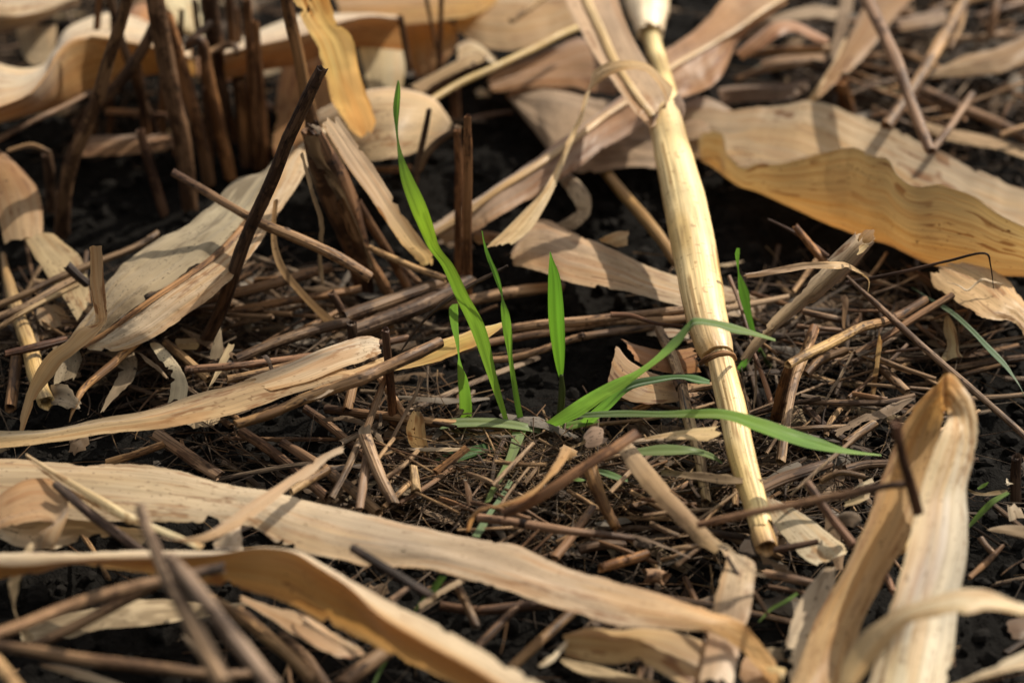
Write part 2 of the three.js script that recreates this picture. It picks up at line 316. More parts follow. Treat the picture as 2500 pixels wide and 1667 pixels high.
// ---------- the ground ----------
const soilY = (x, z) => {
  const near = 1 / (1 + (x * x + z * z) * 2);
  return (-0.004 + 0.0042 * sn(x * 22, z * 22, 81) + (0.0022 * sn(x * 75, z * 75, 82) + 0.0020 * Math.abs(sn(x * 170, z * 170, 83)) + 0.0013 * Math.abs(sn(x * 420, z * 420, 84))) * near);
};
{
  const axis = (lo, hi, n, far) => { const a = []; for (let i = 0; i < 14; i++) a.push(lo - far * Math.pow((14 - i) / 14, 5)); for (let i = 0; i <= n; i++) a.push(lo + (hi - lo) * i / n); for (let i = 1; i <= 14; i++) a.push(hi + far * Math.pow(i / 14, 5)); return a; };
  const xs = axis(-0.22, 0.22, 340, 60), zs = axis(-0.32, 0.2, 400, 60), pos = [], uv = [], col = [], ix = [];
  zs.forEach((z, j) => xs.forEach((x, i) => {
    pos.push(x, soilY(x, z), z); uv.push(x / 0.05, z / 0.05);
    const g = 0.009 * (0.8 + 0.5 * vn(x * 60, z * 60, 88)); col.push(g, g, g);
    if (i < xs.length - 1 && j < zs.length - 1) { const a = j * xs.length + i, b = a + xs.length; ix.push(a, b, a + 1, a + 1, b, b + 1); }
  }));
  const g = new THREE.BufferGeometry();
  g.setAttribute('position', new THREE.Float32BufferAttribute(pos, 3)); g.setAttribute('uv', new THREE.Float32BufferAttribute(uv, 2)); g.setAttribute('color', new THREE.Float32BufferAttribute(col, 3));
  g.setIndex(ix); g.computeVertexNormals();
  const m = new THREE.MeshPhysicalMaterial({ map: TEX.soil, bumpMap: TEX.soil, bumpScale: 0.0006, roughness: 0.9, specularIntensity: 0.06, vertexColors: true });
  const soil = new THREE.Mesh(g, m); soil.name = 'soil'; soil.receiveShadow = true; soil.castShadow = true;
  soil.userData = { kind: 'structure', label: 'damp black soil under the dry litter', category: 'soil' };
  scene.add(soil);
  // crumbs of soil
  const cg = new THREE.IcosahedronGeometry(1, 1); { const p = cg.attributes.position; for (let i = 0; i < p.count; i++) { const x = p.getX(i), y = p.getY(i), z = p.getZ(i), k = 1 + 0.35 * sn(x * 2.1 + y * 1.3, z * 2.1 - y, 91); p.setXYZ(i, x * k, y * k * 0.8, z * k); } cg.computeVertexNormals(); }
  const n = 17000, im = new THREE.InstancedMesh(cg, new THREE.MeshPhysicalMaterial({ color: new THREE.Color().setRGB(0.0115, 0.0105, 0.0095), roughness: 0.85, specularIntensity: 0.1 }), n), d = new THREE.Object3D();
  for (let i = 0; i < n; i++) {
    const x = rr(-0.22, 0.22), z = rr(-0.3, 0.2), r = 0.0003 + 0.0024 * Math.pow(rnd(), 4.5);
    d.position.set(x, soilY(x, z) + r * 0.3, z); d.rotation.set(rr(0, 6), rr(0, 6), rr(0, 6)); d.scale.set(r, r * rr(0.6, 1), r); d.updateMatrix(); im.setMatrixAt(i, d.matrix);
  }
  im.name = 'soil_crumbs'; im.castShadow = im.receiveShadow = true;
  im.userData = { kind: 'stuff', label: 'small black crumbs of soil scattered over the ground', category: 'soil crumbs' }; scene.add(im);
}
// ================= the maize stalk in the middle =================
{
  const parts = [];
  C('M3');
  // inner cane that comes out of the sheath and runs down to its cut end
  const caneP = [[1450, 930, 24], [1500, 1150, 22], [1545, 1330, 20], [1588, 1560, 19], [1640, 1760, 18], [1700, 1960, 17], [1725, 2060, 16]];
  parts.push(['cane', tube(caneP, [165, 178, 182, 178, 172, 156, 148], { tint: [[0.90, 0.80, 0.54], [0.98, 0.90, 0.62], [0.88, 0.78, 0.48]], lump: 0.02, groove: 0.02, wander: 0, flat: 0.95, capA: 0, capB: 0 }), MAT.stalk]);
  parts.push(['cut_end', tube([[1722, 2050, 16], [1738, 2115, 15.5], [1758, 2190, 15]], [146, 156, 140], { tint: [[0.84, 0.74, 0.48], [0.74, 0.60, 0.36], [0.56, 0.42, 0.24]], lump: 0.05, groove: 0.06, jag: 0.25, capA: 0 }), MAT.stalk, 'rough brown cut end of the cane']);
  parts.push(['leaf_sheath', tube([[1096, -600, 40.5], [1135, -430, 39], [1178, -250, 37], [1238, 0, 34], [1268, 150, 33], [1298, 300, 31.5], [1335, 500, 29], [1370, 700, 27], [1415, 880, 25], [1446, 968, 24]], [212, 226, 250, 280, 286, 286, 280, 268, 246, 214], { tint: [[0.82, 0.74, 0.48], [1.0, 0.95, 0.64], [0.92, 0.84, 0.55], [0.62, 0.51, 0.34]], lump: 0.012, groove: 0.012, wander: 0, flat: 0.85, sides: 44, capA: 0, jag: 0.04 }), MAT.stalk, 'pale striped sheath wrapped round the cane']);
  parts.push(['sheath_rim', tube([[1336, 1010, 26], [1362, 992, 28.5], [1400, 972, 31], [1450, 952, 32], [1500, 946, 32], [1540, 958, 30], [1556, 985, 27]], [30, 44, 48, 48, 46, 42, 28], { tint: [0.34, 0.21, 0.12], lump: 0.15, wander: 0, sides: 8 }), MAT.dark, 'brown frayed rim of the sheath']);
  C('T3');
  parts.push(['upper_sheath', tube([[985, -60, 32], [1000, 60, 31.5], [1005, 130, 31], [1012, 208, 30.5]], [300, 270, 215, 180], { tint: [1.0, 1.0, 0.92], lump: 0.02, groove: 0.02, wander: 0, flat: 0.8, sides: 30, fine: 0.001 }), MAT.stalk, 'cream upper sheath ending in a straight edge']);
  parts.push(['upper_cane', tube([[1015, 190, 29], [1040, 300, 29.5], [1085, 440, 31], [1130, 600, 33], [1160, 720, 34]], [120, 110, 105, 115, 140], { tint: [[0.80, 0.76, 0.48], [0.94, 0.92, 0.60]], lump: 0.02, groove: 0.02, wander: 0, capA: 0, capB: 0 }), MAT.stalk]);
  const lb = ribbon([[430, -90, 640, -90, 800, -90, 50], [470, 20, 660, 10, 815, 0, 50], [560, 200, 740, 190, 885, 200, 49.5], [690, 420, 830, 400, 985, 380, 48.5], [800, 570, 920, 540, 1080, 500, 47], [890, 690, 985, 640, 1140, 590, 45.5], [960, 775, 1040, 720, 1135, 670, 43.5], [1010, 830, 1060, 790, 1130, 730, 42]], { R: 3, tint: [[0.56, 0.40, 0.28], [0.60, 0.44, 0.29]], rag: 0.25, wave: 0.35, ripple: 0 });
  parts.push(['leaf_blade', lb, MAT.leaf, 'pinkish leaf blade growing from the sheath'], ['midrib', rib(lb, 0.36, 0.0016, [0.78, 0.68, 0.45], 0.02, 0.9), MAT.stalk]);
  parts.push(['collar', ribbon([[1010, 840, 1050, 745, 42.5], [1100, 730, 1130, 668, 43], [1180, 745, 1195, 600, 42], [1225, 790, 1235, 660, 41]], { tint: [0.27, 0.185, 0.14], rag: 0.5 }), MAT.mould, 'dull mauve collar']);
  const strip = ribbon([[1060, 745, 1165, 600, 46], [1100, 690, 1150, 560, 50], [1075, 580, 1090, 500, 55], [990, 470, 1000, 412, 59], [850, 452, 850, 392, 61], [730, 500, 720, 415, 58], [655, 560, 650, 470, 54], [596, 605, 632, 560, 51], [558, 745, 602, 690, 47], [492, 880, 558, 815, 42], [410, 1060, 480, 1000, 37], [320, 1220, 425, 1150, 34], [200, 1350, 345, 1320, 31], [60, 1490, 250, 1470, 28], [-50, 1590, 130, 1570, 26]], { tint: [[0.58, 0.40, 0.20], [0.54, 0.36, 0.16], [0.70, 0.57, 0.38], [0.72, 0.58, 0.38]], rag: 0.15, camber: 0.03, wave: 0.25 });
  parts.push(['torn_strip', strip, MAT.leaf, 'narrow torn strip that arches off the stalk']);
  finish(parts, 'corn_stalk', 'pale yellow dry maize stalk with ribbed sheath leaning through the middle', 'corn stalk');
}

// ================= green shoots =================
{
  C('M2');
  const up = 1545;
  const parts = [];
  C('T2');
  parts.push(blade([[968, 514, 978, 512, -14], [952, 590, 986, 560, -12], [939, 690, 981, 690, -10], [950, 800, 971, 800, -8], [962, 890, 975, 890, -6], [968, 980, 1005, 1000, -4], [988, 1140, 1065, 1130, -2], [1050, 1330, 1140, 1280, 0], [1120, 1490, 1190, 1420, 0], [1170, 1590, 1240, 1580, 0], [1245, 1690, 1325, 1690, 1], [1335, 1890, 1425, 1890, 2], [1430, 2090, 1530, 2090, 2], [1540, 2390, 1600, 2390, 3], [1620, 2610, 1655, 2600, 3], [1680, 2770, 1700, 2760, 3], [1712, 2845, 1735, 2840, 3]], { up: 2855, tint: [[0.14, 0.30, 0.04], [0.12, 0.27, 0.05], [0.21, 0.38, 0.03], [0.15, 0.32, 0.04], [0.13, 0.29, 0.04]] }));
  C('M2');
  parts.push(blade([[1505, 165, 1512, 168, -6], [1514, 235, 1525, 230, -5], [1532, 320, 1562, 330, -4], [1570, 425, 1612, 440, -3], [1618, 550, 1638, 550, -2], [1632, 592, 1642, 592, -1], [1627, 650, 1680, 690, 0], [1642, 810, 1700, 810, 0], [1672, 960, 1702, 960, 0], [1692, 1110, 1725, 1110, 0], [1712, 1250, 1750, 1250, 1], [1740, 1400, 1778, 1400, 1], [1762, 1510, 1786, 1480, 2]], { up, tint: [[0.10, 0.25, 0.04], [0.13, 0.30, 0.04], [0.15, 0.34, 0.04]] }));
  parts.push(blade([[1318, 635, 1352, 628, 6], [1297, 660, 1356, 690, 5], [1308, 770, 1356, 770, 3], [1338, 880, 1362, 870, 0], [1354, 970, 1366, 970, -2], [1350, 1020, 1385, 1040, -4], [1352, 1110, 1415, 1110, -6], [1360, 1220, 1438, 1230, -8], [1366, 1350, 1443, 1330, -9], [1390, 1450, 1425, 1450, -10]], { up, tint: [[0.13, 0.28, 0.05], [0.12, 0.28, 0.05], [0.16, 0.36, 0.04]] }));
  parts.push(blade([[1215, 1440, 1262, 1375, 8], [1300, 1425, 1310, 1362, 9], [1500, 1418, 1500, 1356, 11], [1640, 1425, 1650, 1365, 11], [1780, 1440, 1800, 1395, 10], [1880, 1460, 1890, 1425, 8]], { jag: 1.5, cutB: 0, tint: [[0.18, 0.32, 0.14], [0.20, 0.33, 0.15], [0.24, 0.36, 0.20]] }));
  parts.push(['stem', tube([[1700, 1480, 8], [1735, 1530, 6], [1755, 1590, 3], [1770, 1640, 0]], [70, 85, 80, 60], { tint: [0.32, 0.42, 0.20], lump: 0.1 }), MAT.stalk, 'pale green stem base']);
  C('B2');
  parts.push(blade([[1700, -30, 1790, -40, 9], [1690, 40, 1765, 30, 11], [1640, 180, 1700, 170, 13], [1570, 310, 1625, 290, 14], [1520, 420, 1560, 410, 14]], { tint: [0.15, 0.27, 0.07] }));
  parts.push(blade([[1680, 270, 1705, 285, 9], [1620, 370, 1650, 380, 12], [1540, 480, 1575, 490, 15], [1480, 570, 1530, 580, 17], [1445, 630, 1490, 640, 18]], { tint: [0.16, 0.28, 0.14] }));
  parts.push(blade([[1175, 165, 1200, 185, 6], [1290, 100, 1300, 178, 7], [1480, 50, 1480, 115, 8], [1640, 20, 1650, 70, 7]], { tint: [0.05, 0.16, 0.03] }));
  parts.push(blade([[1340, 190, 1345, 200, 5], [1480, 120, 1500, 170, 6], [1650, 60, 1670, 110, 6], [1740, 30, 1750, 60, 6]], { tint: [0.15, 0.32, 0.03] }));
  shoot('green grass shoot with the longest tall blade, left of the black soil patch', parts);
}
{
  C('M3');
  shoot('single upright green blade standing alone on the bare black soil', [
    blade([[372, 298, 378, 300, 0], [370, 340, 395, 350, 0], [362, 450, 435, 450, 0], [360, 600, 458, 620, 0], [365, 750, 467, 760, 0], [385, 900, 470, 900, 0], [408, 1020, 465, 1020, 0], [430, 1100, 455, 1110, 0]], { up: 1440, tint: [[0.08, 0.24, 0.03], [0.12, 0.31, 0.03], [0.14, 0.34, 0.03]], jag: 0 }),
    ['stem', tube([[446, 1080], [448, 1200], [440, 1320], [430, 1440]], [26, 46, 48, 42], { up: 1440, tint: [0.07, 0.13, 0.035], lump: 0.03 }), MAT.stalk, 'thin green stem'],
  ]);
  shoot('spreading green grass shoot with bent and long arching blades over the stalk', [
    blade([[330, 1400, 385, 1425, 9], [480, 1292, 565, 1350, 16], [620, 1202, 725, 1240, 24], [770, 1122, 850, 1165, 30], [920, 1058, 985, 1065, 36], [1045, 968, 1095, 982, 42], [1175, 830, 1205, 885, 50], [1245, 760, 1268, 800, 54], [1288, 722, 1302, 768, 56], [1400, 728, 1425, 778, 55], [1530, 755, 1545, 815, 52], [1650, 795, 1662, 832, 48], [1812, 855, 1816, 870, 42]], { tint: [[0.16, 0.34, 0.05], [0.15, 0.30, 0.06], [0.12, 0.24, 0.09], [0.13, 0.26, 0.07], [0.15, 0.31, 0.05]], vee: -0.12 }),
    blade([[560, 1385, 640, 1400, 10], [700, 1260, 770, 1290, 18], [800, 1170, 850, 1210, 23], [900, 1120, 910, 1172, 26], [1050, 1094, 1055, 1138, 29], [1200, 1084, 1205, 1114, 30], [1305, 1086, 1315, 1142, 30], [1392, 1115, 1396, 1146, 29]], { tint: [[0.14, 0.32, 0.05], [0.08, 0.20, 0.06], [0.06, 0.20, 0.04]] }),
    blade([[465, 1332, 480, 1362, 12], [800, 1312, 800, 1355, 21], [1100, 1318, 1100, 1356, 29], [1300, 1306, 1310, 1360, 33], [1500, 1306, 1505, 1375, 36], [1700, 1352, 1680, 1440, 36], [1900, 1420, 1880, 1512, 34], [2090, 1490, 2060, 1560, 31], [2260, 1552, 2255, 1588, 28], [2490, 1592, 2490, 1604, 25]], { tint: [[0.15, 0.30, 0.09], [0.17, 0.33, 0.07], [0.16, 0.36, 0.04], [0.12, 0.29, 0.03], [0.20, 0.40, 0.05]] }),
    blade([[420, 1400, 500, 1432, 9], [560, 1370, 600, 1410, 10], [640, 1355, 690, 1385, 11]], { tint: [0.19, 0.36, 0.05] }),
    ['stem', tube([[340, 1400, 9], [420, 1425, 6], [440, 1450, 2]], [60, 60, 40], { tint: [0.22, 0.33, 0.12] }), MAT.stalk, 'short green stem base'],
  ]);
  shoot('short curled green seedling right beside the stalk', [
    blade([[1566, 276, 1586, 274, 0], [1556, 310, 1586, 310, 0], [1562, 360, 1580, 370, 0], [1574, 430, 1584, 430, 0], [1574, 500, 1604, 470, 0], [1584, 590, 1645, 560, 0], [1612, 680, 1656, 660, 0], [1645, 780, 1680, 780, 0], [1680, 870, 1704, 870, 0], [1708, 940, 1724, 930, 0]], { up: 1090, tint: [0.07, 0.21, 0.03], vee: -0.15 }),
    blade([[1655, 915, 1690, 925, 12], [1605, 985, 1650, 990, 9], [1562, 1050, 1600, 1068, 5]], { tint: [0.10, 0.24, 0.05] }),
    ['stem', tube([[1714, 920], [1745, 985], [1790, 1050], [1815, 1085]], [24, 30, 34, 34], { up: 1090, tint: [0.08, 0.15, 0.05] }), MAT.stalk, 'thin green stem'],
  ]);
  C('M4');
  shoot('blue green flat blade drooping under the torn leaf at the right edge', [blade([[1375, 525, 1382, 530, 17], [1490, 590, 1500, 612, 18], [1625, 665, 1640, 710, 19], [1740, 760, 1770, 830, 19], [1860, 880, 1880, 950, 18], [1960, 980, 1990, 1060, 16], [2060, 1140, 2075, 1170, 13], [2110, 1260, 2115, 1270, 11]], { tint: [0.10, 0.19, 0.10] })]);
  C('B4');
  shoot('thin green blade by the white petals at the right edge', [blade([[1738, 565, 1748, 580, 8], [1800, 480, 1830, 500, 11], [1880, 400, 1915, 420, 14], [1985, 345, 2005, 360, 15]], { tint: [0.16, 0.30, 0.07] }), blade([[1795, 325, 1800, 335, 12], [1830, 300, 1845, 315, 13], [1865, 285, 1868, 290, 14]], { tint: [0.14, 0.30, 0.05] })]);
  shoot('tiny green blade low between the hanging strap and the mottled leaf', [blade([[395, 1175, 405, 1185, 5], [470, 1090, 490, 1105, 7], [560, 1040, 580, 1060, 9], [640, 990, 655, 1000, 10]], { tint: [0.14, 0.26, 0.05] })]);
  C('B2');
  shoot('dark green blade under the wide pale leaf beside the dark stub', [blade([[1070, 1105, 1080, 1115, 9], [1130, 1020, 1180, 1040, 12], [1200, 930, 1240, 950, 15], [1235, 880, 1280, 890, 17]], { tint: [0.08, 0.19, 0.05] })]);
  shoot('slim green blade at the bottom edge under the golden twisted leaf', [blade([[790, 1600, 810, 1610, 6], [840, 1490, 865, 1500, 8], [880, 1420, 905, 1430, 10]], { tint: [0.09, 0.2, 0.05] })]);
  C('B3');
  shoot('dull green blade arching flat behind the broad brown stick', [
    blade([[850, 80, 860, 105, 19], [930, 72, 930, 118, 20], [1100, 48, 1100, 118, 21], [1300, 68, 1295, 112, 20], [1420, 110, 1405, 140, 17], [1480, 165, 1470, 172, 14]], { tint: [0.19, 0.28, 0.10] }),
    blade([[680, 205, 690, 235, 12], [760, 220, 765, 265, 13], [870, 270, 870, 285, 12]], { tint: [0.14, 0.26, 0.10] }),
    blade([[500, 245, 510, 280, 10], [560, 260, 560, 285, 10], [600, 270, 602, 278, 9]], { tint: [0.13, 0.25, 0.04] })]);
}
// ================= leaves and stems: upper left =================
C('T1');
leaf('wavy golden leaf draped at the upper left edge behind brown stems', [[-60, 380, 30, -60, 700, 44, -60, 815, 27], [0, 400, 31, 0, 690, 44, 0, 800, 27], [150, 432, 31, 150, 632, 44, 200, 740, 27], [250, 425, 31, 275, 495, 44, 330, 700, 26], [330, 335, 31, 370, 330, 44, 470, 640, 26], [400, 210, 31, 450, 262, 44, 590, 590, 25], [500, 140, 30, 560, 237, 43, 740, 540, 25], [690, 90, 29, 700, 242, 42, 880, 500, 24], [850, 110, 27, 900, 285, 38, 1000, 480, 22], [1000, 180, 25, 1050, 330, 33, 1120, 470, 20], [1200, 300, 22, 1250, 390, 27, 1270, 500, 18]], { R: 3, m: 'leaf', tint: T.pale, rt: [T.pale, T.pale, [0.44, 0.25, 0.085], [0.44, 0.25, 0.085], [0.40, 0.21, 0.07]], rtw: [0, 0, 0.8, 1, 1], sharp: 1 });  // gold of light through the blade is painted on the front rails
leaf('pale leaf tip curling down at the top left corner', [[-60, -60, 36, -60, 90, 40, -60, 230, 28], [100, -70, 36, 60, 100, 40, 40, 200, 28], [250, -70, 34, 250, 70, 38, 200, 165, 26], [420, -70, 31, 420, 10, 34, 380, 80, 24], [520, -80, 28, 520, -30, 30, 520, 30, 22]], { R: 3, tint: [0.56, 0.44, 0.30], rt: [T.pale, [0.5, 0.38, 0.26], [0.33, 0.18, 0.075]], rtw: [0, 0, 1] });
scrap('blurred pale scrap curled beside the wavy golden leaf', [[92, 165, 362, 150, 26], [105, 260, 362, 250, 24], [135, 350, 350, 345, 21], [200, 430, 320, 420, 19]], { tint: [0.50, 0.39, 0.26] });
leaf('rust brown leaf behind the cluster of upright stems', [[860, 30, 1000, 20, 24], [815, 120, 985, 110, 25], [800, 200, 960, 210, 24], [790, 270, 930, 280, 22]], { tint: [0.40, 0.19, 0.07], m: 'fleck' });
leaf('cream leaf end bright against the dark stems at the top', [[1030, -40, 1280, -30, 30], [1040, 10, 1275, 30, 30], [1095, 110, 1290, 110, 29], [1140, 180, 1300, 200, 27], [1260, 250, 1310, 260, 25]], { tint: [0.78, 0.70, 0.48] });
leaf('low brown leaf lying in shadow behind the stems at left', [[480, 880, 500, 1010, 7], [700, 865, 700, 1000, 9], [900, 860, 900, 985, 11], [1060, 862, 1060, 970, 12], [1150, 865, 1145, 955, 12]], { tint: [0.30, 0.17, 0.085], m: 'fleck' });
C('F');
leaf('long pale leaf with brown hanging edge behind the tall stems', [[500, 115, 28, 510, 130, 40, 505, 185, 26], [580, 75, 28, 590, 108, 42, 590, 168, 26], [680, 38, 28, 690, 84, 43, 690, 150, 26], [750, 26, 28, 760, 58, 43, 770, 122, 26], [830, 28, 28, 840, 38, 42, 850, 112, 26], [930, 36, 28, 930, 44, 40, 945, 120, 26]], { R: 3, sharp: 1, tint: T.pale, rt: [T.pale, T.pale, [0.38, 0.21, 0.085], [0.36, 0.19, 0.075], [0.36, 0.19, 0.075]], rtw: [0, 0, 0.7, 1, 1] });
C('T2');
leaf('broad brown leaf hanging behind the dark leaning stem', [[230, 330, 520, 300, 17], [205, 500, 560, 500, 16], [175, 750, 560, 680, 14], [165, 950, 500, 900, 10], [200, 1050, 460, 1040, 7]], { tint: [0.40, 0.22, 0.095], m: 'fleck' });
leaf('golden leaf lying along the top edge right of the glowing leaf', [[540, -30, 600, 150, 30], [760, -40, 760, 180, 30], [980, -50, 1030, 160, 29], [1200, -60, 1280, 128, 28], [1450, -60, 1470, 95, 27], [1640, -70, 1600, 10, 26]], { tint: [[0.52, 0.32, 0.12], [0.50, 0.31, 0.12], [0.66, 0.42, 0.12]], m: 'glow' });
leaf('brown leaf piece hanging behind two thin dark stems', [[960, 130, 1345, 150, 20], [1000, 280, 1350, 280, 18], [1040, 400, 1290, 380, 15], [1090, 500, 1210, 480, 11]], { tint: [[0.42, 0.25, 0.09], [0.36, 0.18, 0.07]], m: 'fleck' });
leaf('pale cream leaf standing behind the glowing yellow leaf', [[700, 270, 900, 240, 24], [720, 350, 1015, 310, 22], [750, 470, 1025, 440, 19], [780, 600, 1005, 580, 15]], { tint: [0.66, 0.55, 0.36] });
leaf('cupped pale leaf with soft veins behind the tall green blade', [[420, 770, 470, 1010, 16], [560, 695, 590, 1065, 20], [700, 640, 710, 1052, 24], [830, 598, 830, 1032, 26], [950, 588, 950, 1018, 26], [1080, 622, 1080, 990, 24], [1200, 700, 1180, 950, 21], [1310, 800, 1300, 830, 18]], { tint: [[0.58, 0.42, 0.25], [0.62, 0.46, 0.28], [0.66, 0.49, 0.29]], camber: 0.2, wave: 1 });
{
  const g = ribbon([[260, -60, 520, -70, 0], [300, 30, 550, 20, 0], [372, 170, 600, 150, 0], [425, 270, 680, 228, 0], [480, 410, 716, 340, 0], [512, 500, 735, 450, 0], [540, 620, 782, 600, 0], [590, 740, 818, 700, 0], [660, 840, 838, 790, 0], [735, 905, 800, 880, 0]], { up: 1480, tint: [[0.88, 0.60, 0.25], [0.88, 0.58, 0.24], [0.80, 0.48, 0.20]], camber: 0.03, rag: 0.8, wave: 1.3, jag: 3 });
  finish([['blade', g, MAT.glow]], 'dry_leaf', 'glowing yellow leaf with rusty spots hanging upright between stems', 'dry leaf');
}
leaf('straight tan strap with dark spots and torn tip beside the tall green blade', [[455, 765, 562, 692, 0], [548, 905, 690, 880, 1], [640, 1055, 772, 990, 2], [790, 1260, 880, 1150, 4], [880, 1400, 980, 1310, 5], [1005, 1575, 1150, 1560, 6], [1080, 1650, 1200, 1610, 7], [1140, 1720, 1198, 1690, 8]], { up: 1960, m: 'glow', tint: [[0.68, 0.54, 0.40], [0.74, 0.57, 0.42], [0.76, 0.58, 0.41], [0.84, 0.61, 0.31], [0.90, 0.62, 0.26]], camber: 0.05, rag: 0.4, jag: 2.2 });  // yellow lower end: sunlight through the strap put into the tint
C('F');
{
  const rows = [[640, 345, 34, 690, 330, 36, 760, 280, 34], [595, 395, 33, 650, 380, 36, 725, 350, 34], [545, 410, 31, 625, 420, 36, 690, 420, 34], [480, 480, 29, 585, 480, 35, 640, 495, 33], [420, 522, 28, 545, 535, 34, 592, 570, 32], [360, 545, 26, 490, 590, 32, 545, 630, 30], [290, 595, 24, 420, 640, 30, 480, 690, 28], [250, 640, 22, 345, 690, 28, 420, 732, 25], [210, 705, 20, 290, 730, 25, 350, 780, 22], [165, 765, 18, 240, 768, 21, 270, 808, 18], [150, 790, 17, 190, 797, 18, 200, 806, 17]];
  const right = ribbon(rows.map((r) => r.slice(3)), { tint: [[0.64, 0.50, 0.34], [0.62, 0.47, 0.31], [0.66, 0.50, 0.34], [0.78, 0.68, 0.53]], rag: 0.5, wave: 0.6, camber: 0.03 });
  const left = ribbon(rows.map((r) => r.slice(0, 6)), { tint: [[0.36, 0.29, 0.20], [0.48, 0.42, 0.31], [0.46, 0.37, 0.25], [0.36, 0.26, 0.16]], rag: 0.8, wave: 0.8, camber: 0.04 });
  finish([['blade', right, MAT.leaf], ['mildewed_side', left, MAT.mould, 'grey mildewed side of the leaf'], ['midrib', rib(right, 0.03, 0.0011, [0.40, 0.25, 0.13], 0.1, 1), MAT.stem]], 'dry_leaf', 'long broad pale leaf with grey mildewed side sweeping down to the left', 'dry leaf');
}
C('M1');
leaf('bent tan strip with upright stub end and drooping tail at far left', [[558, 256, 655, 250, 56], [566, 380, 662, 370, 50], [570, 520, 672, 500, 43], [588, 640, 680, 640, 37], [602, 745, 682, 735, 32], [585, 770, 660, 775, 31], [490, 800, 590, 865, 30], [430, 870, 480, 955, 28], [320, 945, 400, 1015, 25], [235, 1050, 330, 1110, 22], [172, 1180, 250, 1210, 19], [130, 1320, 192, 1340, 17], [98, 1485, 135, 1492, 15]], { m: 'fleck', tint: [[0.50, 0.33, 0.18], [0.56, 0.38, 0.22], [0.54, 0.36, 0.18], [0.50, 0.33, 0.15], [0.42, 0.26, 0.12]], camber: 0.08, wave: 0.4, rag: 0.25, jag: 0.7 });
leaf('curved orange brown leaf at the left edge in soft shade', [[-170, -330, 5, -350, 22], [-120, -200, 130, -240, 22], [-60, -60, 232, -110, 20], [-20, 100, 272, 30, 17], [20, 260, 280, 250, 14]], { tint: [[0.40, 0.21, 0.075], [0.38, 0.22, 0.10], [0.46, 0.33, 0.20]], m: 'fleck', camber: 0.14 });
leaf('tan strap running down behind the upright stub at left', [[125, 185, 335, 190, 15], [205, 330, 430, 270, 15], [300, 470, 520, 350, 14], [400, 610, 565, 520, 13], [490, 755, 580, 640, 12]], { tint: [0.44, 0.34, 0.20], m: 'leaf' });
scrap('dull pale leaf piece with a dark hole between crossed stems at left', [[210, 690, 330, 620, 8], [240, 760, 430, 690, 8], [290, 810, 470, 790, 7]], { tint: [0.36, 0.26, 0.165] });
scrap('grey curled leaf piece behind the drooping tail at left', [[500, 920, 345, 1010, 14], [520, 1000, 340, 1100, 13], [470, 1130, 330, 1160, 12]], { m: 'mould', tint: [0.34, 0.28, 0.20] });
scrap('rolled mottled scrap by the pale frayed cane end', [[330, 1145, 350, 1300, 13], [420, 1160, 400, 1312, 16], [500, 1190, 460, 1312, 14], [520, 1260, 500, 1310, 10]], { m: 'mould', tint: [0.34, 0.27, 0.19], camber: 0.1, wave: 1.6, rag: 1.2 });
stem('yellowish thick cane with frayed pale end at the left', [[20, 330, 7], [50, 520, 8], [100, 690, 9], [165, 870, 11], [225, 1060, 13], [300, 1265, 15]], [40, 70, 90, 100, 105, 112], { tint: [[0.36, 0.27, 0.15], [0.50, 0.41, 0.24], [0.70, 0.60, 0.34]], m: 'stalk', jag: 0.6 });
stem('dark reddish stick pointing to the left edge below the cane', [[28, 955, 16], [120, 935, 16], [240, 905, 16], [420, 855, 15]], [46, 55, 60, 60], { tint: [0.15, 0.085, 0.06], m: 'dark' });
stem('short brown stem low at the left edge', [[105, 960, 6], [85, 1100, 6], [60, 1300, 6]], 78, { tint: [0.25, 0.16, 0.09] });
stem('ochre stem with pointed tail under the pale leaf at left', [[900, 860, 18], [800, 945, 17], [720, 1015, 16], [600, 1110, 15], [520, 1185, 14], [470, 1290, 13], [440, 1380, 12]], [58, 60, 60, 55, 45, 30, 10], { tint: [[0.44, 0.28, 0.13], [0.36, 0.24, 0.12]], m: 'stem' });
leaf('grey brown shred with a sharp point under the pale leaf', [[640, 945, 860, 900, 12], [720, 1010, 880, 1010, 12], [740, 1090, 850, 1130, 12], [680, 1190, 770, 1220, 11], [620, 1340, 650, 1350, 9]], { m: 'mould', tint: [0.30, 0.235, 0.165], n: 'leaf_scrap', c: 'leaf scrap', rag: 0.8 });
scrap('thin curled brown shred arching right of the sharp grey shred', [[860, 940, 890, 930, 15], [930, 1010, 950, 985, 16], [990, 1060, 1010, 1030, 15], [1060, 1140, 1080, 1120, 12]], { tint: [0.34, 0.26, 0.18] });
leaf('curled grey mottled strip bending down onto the tan leaf', [[930, 885, 1010, 870, 17], [1000, 985, 1085, 945, 19], [1058, 1060, 1160, 1035, 20], [1080, 1150, 1200, 1140, 19], [1060, 1280, 1198, 1280, 17]], { m: 'mould', tint: [0.40, 0.34, 0.24], camber: 0.15, wave: 0.6 });
stem('pale stem slanting behind the grey mottled strip', [[1050, 880, 11], [1180, 985, 11], [1330, 1115, 10]], 60, { tint: [0.42, 0.32, 0.20] });
scrap('upright grey pointed shard beside the dark leaning stem', [[1405, 770, 1415, 775, 20], [1350, 900, 1425, 890, 17], [1325, 1010, 1420, 1000, 14]], { m: 'mould', tint: [0.40, 0.33, 0.24] });
scrap('long tapering tan shard pointing down at the tan leaf', [[1455, 870, 1510, 880, 17], [1400, 980, 1470, 990, 16], [1355, 1080, 1400, 1090, 15], [1270, 1250, 1285, 1255, 14]], { tint: [0.42, 0.33, 0.21], m: 'mould' });
